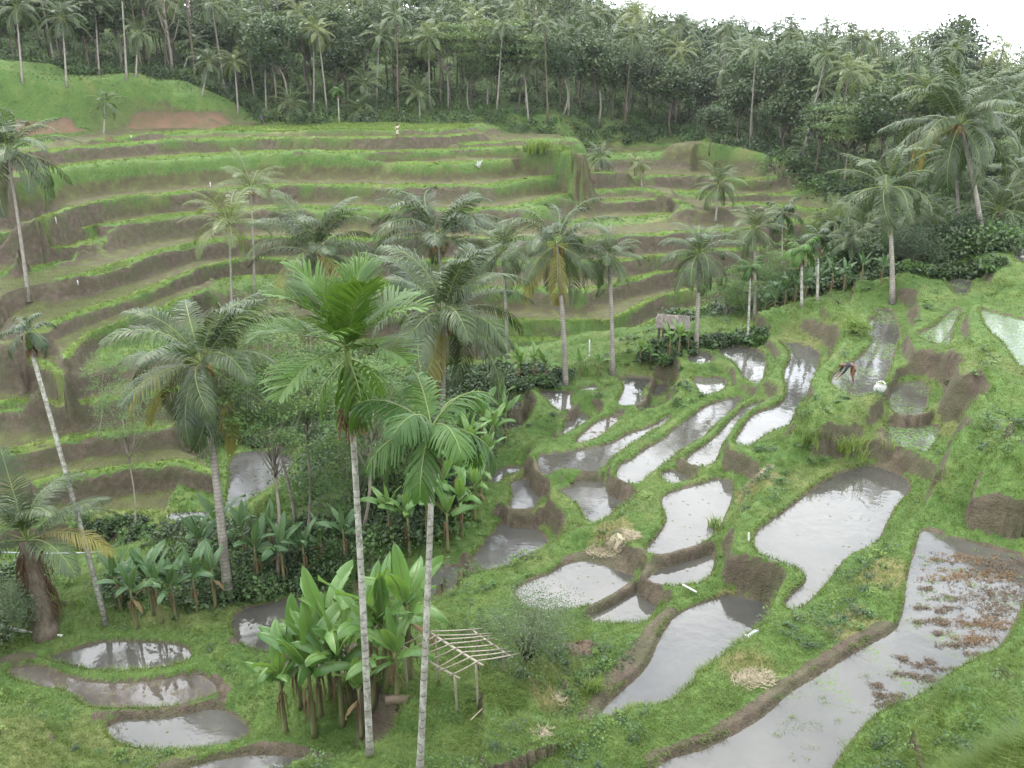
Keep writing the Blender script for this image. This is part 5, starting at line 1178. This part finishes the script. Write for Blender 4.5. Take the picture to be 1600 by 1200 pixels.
def person(loc, rz, label, pose, shirt, skirt, s=1.0, carry=None):
    """x forward. pose: dict of joints"""
    root = empty('person', loc, label, 'person', None, rz); root.scale = (s, s, s); p = pose; J, E = [], []
    def add(pt, r, par=None, r2=None):
        J.append((*pt, r, r2 or r)); 
        if par is not None: E.append((par, len(J) - 1))
        return len(J) - 1
    hip = add(p['hip'], .12, None, .16); w = add(p['waist'], .10, hip, .13); ch = add(p['chest'], .11, w, .16); nk = add(p['neck'], .055, ch); hd0 = add(p['head0'], .07, nk); hd = add(p['head'], .095, hd0); add(p['crown'], .07, hd)
    nose = add(p['nose'], .018, hd)
    for k in 'lr':
        sh = add(p['sh' + k], .058, ch); el = add(p['el' + k], .042, sh); wr = add(p['wr' + k], .028, el); hv = Vector(p['ha' + k]) - Vector(p['wr' + k]); pm = add(p['ha' + k], .033, wr, .02)
        side = hv.cross(Vector((0, 0, 1))); side = side.normalized() if side.length > 1e-4 else Vector((0, 1, 0)); hv.normalize(); ha = Vector(p['ha' + k])
        for f, (o_, l) in enumerate([(-.027, .062), (-.009, .075), (.009, .07), (.027, .055)]):
            a = add(tuple(ha + side * o_ + hv * .03), .010, pm); b = add(tuple(ha + side * o_ * 1.2 + hv * (.03 + l * .55)), .009, a); add(tuple(ha + side * o_ * 1.2 + hv * (.03 + l * .9) + Vector((0, 0, -.02))), .007, b)
        add(tuple(ha - side * .05 + hv * .02), .010, pm)
        th = add(p['th' + k], .085, hip); kn = add(p['kn' + k], .06, th); an = add(p['an' + k], .038, kn); add(p['to' + k], .035, an)
    skin_body('body', J, E, [SKIN], root)
    J, E = [], []
    a = add(p['waist'], .125, None, .15); b = add(p['chest'], .135, a, .185); add(tuple(Vector(p['neck']) * .6 + Vector(p['chest']) * .4), .075, b)
    for k in 'lr':
        c = add(p['sh' + k], .072, b); d = add(p['el' + k], .056, c); add(tuple(Vector(p['el' + k]) * .4 + Vector(p['wr' + k]) * .6), .045, d)
    skin_body('shirt', J, E, [shirt], root)
    J, E = [], []
    a = add(tuple(Vector(p['hip']) * .5 + Vector(p['waist']) * .5), .13, None, .16); b = add(p['hip'], .155, a, .19)
    for k in 'lr': c = add(tuple(Vector(p['hip']) * .3 + Vector(p['kn' + k]) * .7), .115, b); add(tuple(Vector(p['kn' + k]) * .8 + Vector(p['an' + k]) * .2), .10, c)
    skin_body('skirt', J, E, [skirt], root)
    J, E = [], []; a = add(tuple(Vector(p['head']) * .6 + Vector(p['crown']) * .4), .105); add(tuple(Vector(p['crown']) + (Vector(p['crown']) - Vector(p['head'])) * .1 + Vector((-.02, 0, 0))), .085, a); skin_body('hair', J, E, [HAIR], root, 1)
    return root
BENT = dict(hip=(-.05, 0, .78), waist=(.10, 0, .86), chest=(.33, 0, .86), neck=(.47, 0, .87), head0=(.53, 0, .86), head=(.62, 0, .84), crown=(.68, 0, .90), nose=(.66, 0, .745),
  shl=(.36, .17, .84), ell=(.52, .20, .60), wrl=(.72, .16, .38), hal=(.79, .14, .28), shr=(.36, -.17, .84), elr=(.45, -.2, .58), wrr=(.60, -.12, .42), har=(.67, -.1, .34),
  thl=(-.03, .09, .72), knl=(.05, .12, .40), anl=(-.05, .13, .02), tol=(.08, .14, -.03), thr=(-.06, -.09, .72), knr=(-.06, -.12, .40), anr=(-.22, -.13, .02), tor=(-.10, -.14, -.03))
STAND = dict(hip=(0, 0, .92), waist=(.0, 0, 1.05), chest=(.01, 0, 1.27), neck=(.01, 0, 1.42), head0=(.015, 0, 1.47), head=(.02, 0, 1.55), crown=(.01, 0, 1.62), nose=(.12, 0, 1.53),
  shl=(.0, .18, 1.34), ell=(.02, .32, 1.42), wrl=(.05, .26, 1.64), hal=(.05, .2, 1.70), shr=(.0, -.18, 1.34), elr=(-.02, -.25, 1.08), wrr=(.10, -.24, .86), har=(.13, -.23, .79),
  thl=(0, .09, .84), knl=(.06, .10, .48), anl=(.0, .10, .06), tol=(.13, .11, .02), thr=(0, -.09, .84), knr=(-.02, -.10, .48), anr=(-.10, -.10, .06), tor=(.03, -.11, .02))
b = hit(1325, 603, 20); b.z = H - 14.62; person(b + Vector((.1, 0, 0)), math.radians(190), 'person in a dark shirt and rust sarong bending to weed the long upper paddy', BENT, CLOTH_DARK, CLOTH_RUST, 1.05)
b = hit(621, 214, 60); b = Vector((b.x, b.y, ground(b.x, b.y) - .02)); pr = person(b, math.radians(-80), 'person in pale clothes walking below the top rice field with a basket on the head', STAND, CLOTH_PALE, CLOTH_PALE, 1.1)
mb = MB(); mb.tube([(0, 0, 0), (0, 0, .02), (0, 0, .16), (0, 0, .17)], [.05, .2, .27, .24], 12); bk = put('basket', mb.mesh('basket', [WOOD]), None, b + Vector((0, 0, 1.83)), label='brown basket carried on the head of the walking person', cat='basket')
b = hit(410, 197, 60); b = Vector((b.x, b.y, ground(b.x, b.y) - .02)); person(b, 1.2, 'person in dark blue clothes standing at the back corner of the top rice field', {**STAND, 'ell': (.0, .25, 1.08), 'wrl': (.10, .24, .86), 'hal': (.13, .23, .79)}, CLOTH_BLUE, CLOTH_DARK, 1.1)

def single(name, mb, mats, loc, label, cat, smooth=False, group=None): return put(name, mb.mesh(name, mats, smooth), None, loc, None, label, cat, group)
# ------------------------------------------------------------------ sack of weeds
def sack():
    b = hit(1374, 611, 20); b.z = max(b.z, H - 14.6); rng = np.random.default_rng(2); mb = MB(); n = 16; V = []
    prof = [(0.0, .20), (.08, .26), (.2, .28), (.32, .24), (.38, .2), (.42, .23), (.40, .18), (.34, .16)]
    for z, r in prof: V += [(r * (1 + .12 * math.sin(3 * a + z * 9) + rng.normal(0, .03)) * math.cos(a), r * .85 * (1 + rng.normal(0, .03)) * math.sin(a), z + .03 * math.sin(2 * a)) for a in np.linspace(0, 6.283, n, endpoint=False)]
    Q = [[i * n + j, i * n + (j + 1) % n, (i + 1) * n + (j + 1) % n, (i + 1) * n + j] for i in range(len(prof) - 1) for j in range(n)]; mb.add(V, Q)
    root = empty('sack', b, 'open white sack standing on the mud beside the bending person', 'sack'); put('bag', mb.mesh('bag', [SACKM], True), root)
    V, Q = leaf_quads(rng, np.array([[0, 0, .37], [.06, .05, .38], [-.06, 0, .37]]), np.full(3, .08), 60, .08, .5); put('weeds', new_mesh('weeds', V, Q, [L_RICE]), root)
sack()
# ------------------------------------------------------------------ bare bamboo roof frame
def bamboo_frame():
    c = hit(716, 1108); g = lambda x, y: ground(c.x + x, c.y + y) - c.z
    z0 = None; A = at_depth(675, 991, c); B = at_depth(746, 1035, c); hA = 2.25
    # ridge ends solved at ridge height above the ground at the foot
    def at_h(px, py, z): r = ray(px, py); t = (z - H) / r[2]; return Vector((r[0] * t, r[1] * t, z))
    zr = c.z + 1.85; ze = c.z + 1.35; R0, R1 = at_h(673, 989, zr), at_h(747, 1035, zr); E0, E1 = at_h(627, 1008, ze), at_h(713, 1057, ze); F0, F1 = at_h(738, 985, ze), at_h(802, 1028, ze)
    root = empty('bamboo_shelter', c, 'bare roof frame of pale bamboo poles on thin posts beside the banana clump', 'shelter frame')
    def pole(a, b, r, nm, m=BAMBOO):
        mb = MB(); a, b = a - c, b - c; P = [tuple(a + (b - a) * t + Vector((0, 0, -.02 * math.sin(t * 3.1)))) for t in (0, .25, .5, .75, 1)]; mb.tube(P, [r, r * .95, r, r * .9, r * .85], 7); put(nm, mb.mesh(nm, [m], True), root)
    ex = lambda a, b, k: a + (b - a) * k
    pole(ex(R0, R1, -.08), ex(R0, R1, 1.1), .04, 'ridge_pole'); pole(ex(E0, E1, -.1), ex(E0, E1, 1.06), .036, 'eave_pole'); pole(F0, F1, .034, 'eave_pole')
    up = Vector((0, 0, .06))
    for i in range(8):
        t = i / 7; pole(ex(R0, R1, t) + up + Vector((random.gauss(0, .03), 0, 0)), ex(ex(R0, R1, t), ex(E0, E1, t + random.gauss(0, .035)), random.uniform(1.08, 1.3)) + up, .022, 'rafter')
        pole(ex(R0, R1, t) + up, ex(ex(R0, R1, t), ex(F0, F1, t + random.gauss(0, .04)), random.uniform(1.0, 1.35)) + up, .022, 'rafter')
    for p, nm in ((ex(E0, E1, .05), 'post'), (ex(E0, E1, .97), 'post'), (ex(F0, F1, .1), 'post'), (ex(F0, F1, .75), 'post'), (ex(R0, R1, .95), 'post'), (ex(R0, R1, .1), 'post')):
        pole(Vector((p.x, p.y, p.z)), Vector((p.x + .05, p.y, ground(p.x, p.y) - .1)), .035, nm)
bamboo_frame()
# ------------------------------------------------------------------ thatched hut
def hut():
    b = hit(1050, 534, 45); root = empty('hut', b, 'small thatched hut on posts at the edge of the brown flooded ledge', 'hut', None, -.25); w, d, h = .85, .7, 1.15
    mb = MB(); mb.box((0, 0, h * .42), (w * 1.5, .04, h * .5)); mb.box((0, .5, h * .45), (w * 1.6, .04, h * .7)); put('wall', mb.mesh('wall', [WOOD]), root)
    for x in (-w, w):
        for y in (-.45, .5): mb = MB(); mb.tube([(x, y, -.4), (x, y, h)], .045, 6); put('post', mb.mesh('post', [WOOD]), root)
    mb = MB(); rng = np.random.default_rng(4)
    for k in range(420):
        y = rng.choice([-1, 1]); x = rng.uniform(-1.05, 1.05); t = rng.uniform(0, .8); z1 = h + .62 - t * .62; a = (x, y * t * .95, z1 + .03); e = (x + rng.normal(0, .04), y * (t * .95 + .3), z1 - .2 + rng.normal(0, .02)); mb.tube([a, e], [.03, .014], 3, 0, False)
    V = [(-1, -.9, h), (1, -.9, h), (1, 0, h + .6), (-1, 0, h + .6), (-1, .9, h), (1, .9, h)]; mb.add(V, [[0, 1, 2, 3], [3, 2, 5, 4]]); V2 = [(x, y, z - .05) for x, y, z in V]; mb.add(V2, [[3, 2, 1, 0], [4, 5, 2, 3]])
    put('roof', mb.mesh('roof', [THATCH]), root)
hut()
# ------------------------------------------------------------------ pipes, poles, log, sticks, piles
def pole_px(name, a, b, r, m, label, cat, da=None, sag=0, up=.05, nodes=True):
    A = hit(*a) + Vector((0, 0, up)); B = (hit(*b) if da is None else at_depth(b[0], b[1], A)) + Vector((0, 0, up if da is None else 0)); c = (A + B) / 2; mb = MB(); n = 14
    P = [tuple(A + (B - A) * t - c - Vector((0, 0, sag * math.sin(math.pi * t)))) for t in np.linspace(0, 1, n)]; mb.tube(P, [r * (1.08 if i % 2 else 1) for i in range(n)], 8); return single(name, mb, [m], c, label, cat, True)
b1 = hit(5, 872)
pole_px('pipe', (2, 990), (98, 994), .065, BAMB_W, 'short white bamboo pipe lying beside the shaded banana row', 'pipe', da=1, sag=.08, up=.35)
pole_px('pipe', (0, 872), (222, 857), .055, plain('grey_pipe', (.33, .36, .38), .5), 'long grey water pipe strung across the gorge behind the leaning areca trunk', 'pipe', da=1, sag=.25, up=.5)
pole_px('water_spout', (1066, 918), (1088, 930), .035, BAMB_W, 'short white bamboo spout between two small paddies', 'spout', up=.12)
pole_px('bamboo_stick', (735, 1128), (776, 1088), .02, STRAW, 'thin dry stick lying on the grass beside the bamboo frame', 'stick')
pole_px('stake', (1170, 846), (1170, 832), .035, BAMB_W, 'small white stake on the bank of the largest long paddy', 'stake', da=1, up=0)
def log():
    b = hit(632, 1100); mb = MB(); mb.tube([(-.55, 0, .12), (-.2, .02, .14), (.2, 0, .13), (.55, .05, .12)], [.13, .15, .15, .12], 10); mb.tube([(.1, 0, .2), (.2, -.1, .38)], [.05, .03], 6); single('log', mb, [WOOD], b, 'short thick log among the banana stems under the bamboo frame', 'log', True)
log()
def pile(px, py, r, h, m, label, name, cat, strands=0, seed=1, dmin=9., flatten=1.0):
    b = hit(px, py, dmin); rng = np.random.default_rng(seed); mb = MB(); n = 20; V = [(0, 0, h)]; rings = 6
    for i in range(1, rings + 1):
        t = i / rings
        for a in np.linspace(0, 6.283, n, endpoint=False):
            q = r * t * (1 + .22 * math.sin(a * 3 + seed) + .12 * math.sin(a * 5)); x, y = q * math.cos(a), q * math.sin(a) * flatten
            V.append((x, y, ground(b.x + x, b.y + y) - b.z + h * (1 - t ** 2) * (1 + rng.normal(0, .2)) - .03 * (t > .99) ))
    V = np.array(V); V[0, 2] = h; Q = [[0, 1 + j, 1 + (j + 1) % n, 1 + (j + 1) % n] for j in range(0)]
    Q += [[1 + i * n + j, 1 + i * n + (j + 1) % n, 1 + (i + 1) * n + (j + 1) % n, 1 + (i + 1) * n + j] for i in range(rings - 1) for j in range(n)] + [[0, 1 + j, 1 + (j + 1) % n, 1 + (j + 2) % n] for j in range(0, n, 2)]
    mb.add(V if strands == 0 else V * [.6, .6, 1], Q)
    for k in range(strands):
        a = rng.uniform(0, 6.283); q = r * rng.uniform(0, 1.15) ** .7; x, y = q * math.cos(a), q * math.sin(a) * flatten; z = ground(b.x + x, b.y + y) - b.z + h * max(0, 1 - (q / r) ** 2) + .02; w = rng.uniform(0, 6.283); l = rng.uniform(.08, .22)
        mb.tube([(x, y, z), (x + math.cos(w) * l, y + math.sin(w) * l, z + rng.uniform(0, .07))], [.008, .005], 3, 0, False)
    return single(name, mb, [m], b, label, cat)
pile(958, 853, .95, .03, STRAW, 'heap of dry straw on the bank above two small paddies', 'straw_heap', 'straw', 1100, 3, flatten=.45)
pile(1186, 746, .5, .02, STRAW, 'small straw patch on the slope below the long bright paddy', 'straw_heap', 'straw', 400, 4, flatten=.5)
pile(1175, 1062, .55, .02, STRAW, 'pale straw patch on the bank between the two nearest long paddies', 'straw_heap', 'straw', 600, 5, flatten=.7)
pile(905, 1012, .62, .16, DIRT, 'mound of dark dug earth beside the willowy bush', 'earth_mound', 'earth', 0, 6, flatten=1.)
pile(875, 1092, .25, .05, STRAW, 'tiny clump of cut straw on the grass below the willowy bush', 'straw_heap', 'straw', 60, 7)
pile(850, 1145, .25, .05, STRAW, 'small dry clump on the grass left of the mud bank tip', 'straw_heap', 'straw', 60, 8)
# small white offerings and scare figures on the terraces
for (px, py, dm, hh, lab) in [(88, 349, 50, .9, 'small pale figure marker at the tip of a narrow terrace'), (329, 292, 60, .8, 'small white marker on the lip under the tall grass bank'), (748, 262, 80, 1.1, 'bundle of white dry stalks at the corner of the stepped terrace'), (122, 445, 40, .6, 'small white marker near the straw patch on the left terraces'), (205, 216, 60, .5, 'tiny white marker on the top terrace under the orange bank')]:
    b = hit(px, py, dm); mb = MB(); rng = np.random.default_rng(px)
    if hh > 1: [mb.tube([(rng.normal(0, .12), rng.normal(0, .1), 0), (rng.normal(0, .35), rng.normal(0, .3), rng.uniform(.4, 1.1))], [.03, .015], 4) for _ in range(26)]
    else: mb.tube([(0, 0, -.05), (0, 0, hh * .3), (0.02, 0, hh * .6), (0, 0, hh * .8)], [.04, .08, .08, .04], 7)
    single('field_marker', mb, [SACKM], b, lab, 'marker', group='pale markers on the terraces')
# running water
def jet(name, top, bot, w, label, dmin):
    A = hit(*top, dmin); B = hit(*bot, dmin); mb = MB(); rng = np.random.default_rng(3); c = B
    A = at_depth(top[0], top[1], B) if (A - B).length > 6 else A
    for k in range(5):
        o = rng.normal(0, w * .5, 2); P = [tuple((A - c) * (1 - t ** .6) * Vector((1, 1, 1)) + Vector((o[0], o[1], 0))) if False else ((A.x - c.x) * (1 - t) + o[0], (A.y - c.y) * (1 - t) + o[1] , (A.z - c.z) * (1 - t * t)) for t in np.linspace(0, 1, 6)]; mb.tube(P, w * .35, 5)
    for k in range(40):
        q = rng.normal(0, w * 1.3, 2); mb.box((q[0], q[1], .02), rng.uniform(.01, .03, 3) * (1 + w * 3), rotm(rng.uniform(0, 6)))
    single(name, mb, [FOAM], c, label, 'water jet', True)
jet('falling_water', (921, 531), (921, 556), .03, 'thin stream of water falling down the dark wall into the brown ledge', 40)
jet('falling_water', (1186, 984), (1170, 995), .035, 'splash of water pouring into the near clear paddy', 9)
# tall grass clumps
def clump(px, py, hgt, n, leaf, label, dmin=9., w=.02, sp=.15, lean=.6):
    b = hit(px, py, dmin); rng = np.random.default_rng(int(px + py)); C = rng.normal(0, sp, (n, 3)) * [1, 1, 0]; V, Q = blades(C, 6, np.full(n, hgt), np.full(n, w), lean, rng, np.full(n, .05))
    o = put('grass_clump', new_mesh('grass_clump', V, Q, [leaf]), None, b, None, label, 'grass clump', 'tall grass clumps')
for a in [(1118, 826, .6, 22, L_RICE, 'bright green tuft of tall grass at the water edge below the slope'), (845, 238, 2.2, 60, L_RICE, 'clump of tall reeds on the stepped end of the top terraces', 80, .12, 1.4), (1330, 700, .7, 60, L_RICE, 'yellowish tall grass on the slope above the largest long paddy', 9, .025, .5), (1270, 690, .6, 40, L_GRASS, 'dark green grass clump left of the yellowish tall grass', 9, .025, .3), (905, 1005, .5, 20, L_RICE, 'pale bladed grass tuft growing over the dug earth', 9, .02, .3), (920, 1080, .45, 22, L_RICE, 'bright grass tuft on the near meadow by the mud bank', 9), (560, 905, .9, 30, L_FEATHER, 'drooping long bladed tuft near the dark banana patch'), (720, 1000, .5, 26, L_SHRUB, 'grey green weeds at the back of the bamboo frame', 9, .02, .4)]:
    clump(*a)

# ------------------------------------------------------------------ cut weeds and straw floating on the big near paddy
def litter():
    rng = np.random.default_rng(44); Vs, Qs, ms, n = [], [], [], 0; z = H - 15.8
    def spot(px, py, rx, ry, k, m, sz):
        nonlocal n
        D = 15.8; c = drop([(px, py)], D)[0]; P = np.stack([c[0] + rng.normal(0, rx, k), c[1] + rng.normal(0, ry, k), np.full(k, z + .012) + np.abs(rng.normal(0, .018, k))], 1)
        V, Q = leaf_quads(rng, P, np.full(k, .05), 7, sz, .25, .3, 1.6); V[:, 2] = np.maximum(V[:, 2], z - .01); Vs.append(V); Qs.append(Q + n); n += len(V); ms.append(np.full(len(Q), m))
    for a in [(1530, 900, .7, .22, 260), (1560, 930, .6, .3, 260), (1510, 875, .8, .18, 160), (1580, 885, .5, .2, 160), (1540, 975, .55, .2, 220), (1530, 1000, .4, .1, 120), (1500, 1008, .35, .06, 70), (1560, 955, .4, .2, 120), (1470, 905, .4, .1, 60), (1490, 935, .4, .1, 60)]: spot(*a[:4], int(a[4] * .6), rng.integers(0, 2), .09)
    for a in [(1410, 1030), (1437, 1040), (1455, 1035), (1470, 1045), (1435, 1058), (1452, 1062), (1400, 1088), (1378, 1088), (1395, 1100), (1380, 1100), (1468, 955), (1450, 920), (1462, 970), (1440, 950), (1475, 975), (1485, 950), (1437, 972), (1465, 990), (1370, 1072), (1412, 1054), (1520, 1022)]: spot(*a, rng.uniform(.06, .2), rng.uniform(.03, .07), 24, 0, .08)
    for a in range(34): px, py = rng.uniform(1210, 1440), rng.uniform(1050, 1190); spot(px, py, .12, .05, 4, 2, .05)
    for a in range(30): spot(rng.uniform(1430, 1540), rng.uniform(840, 1000), .1, .06, 6, 2, .06)
    put('floating_litter', new_mesh('floating_litter', np.vstack(Vs), np.vstack(Qs), [DIRT2, L_DRY, L_RICE], np.concatenate(ms)), kind='stuff', label='reddish cut weeds and straw floating on the nearest large paddy')
DIRT2 = plain('reddish_weed', (0.12, 0.09, 0.06)); litter()
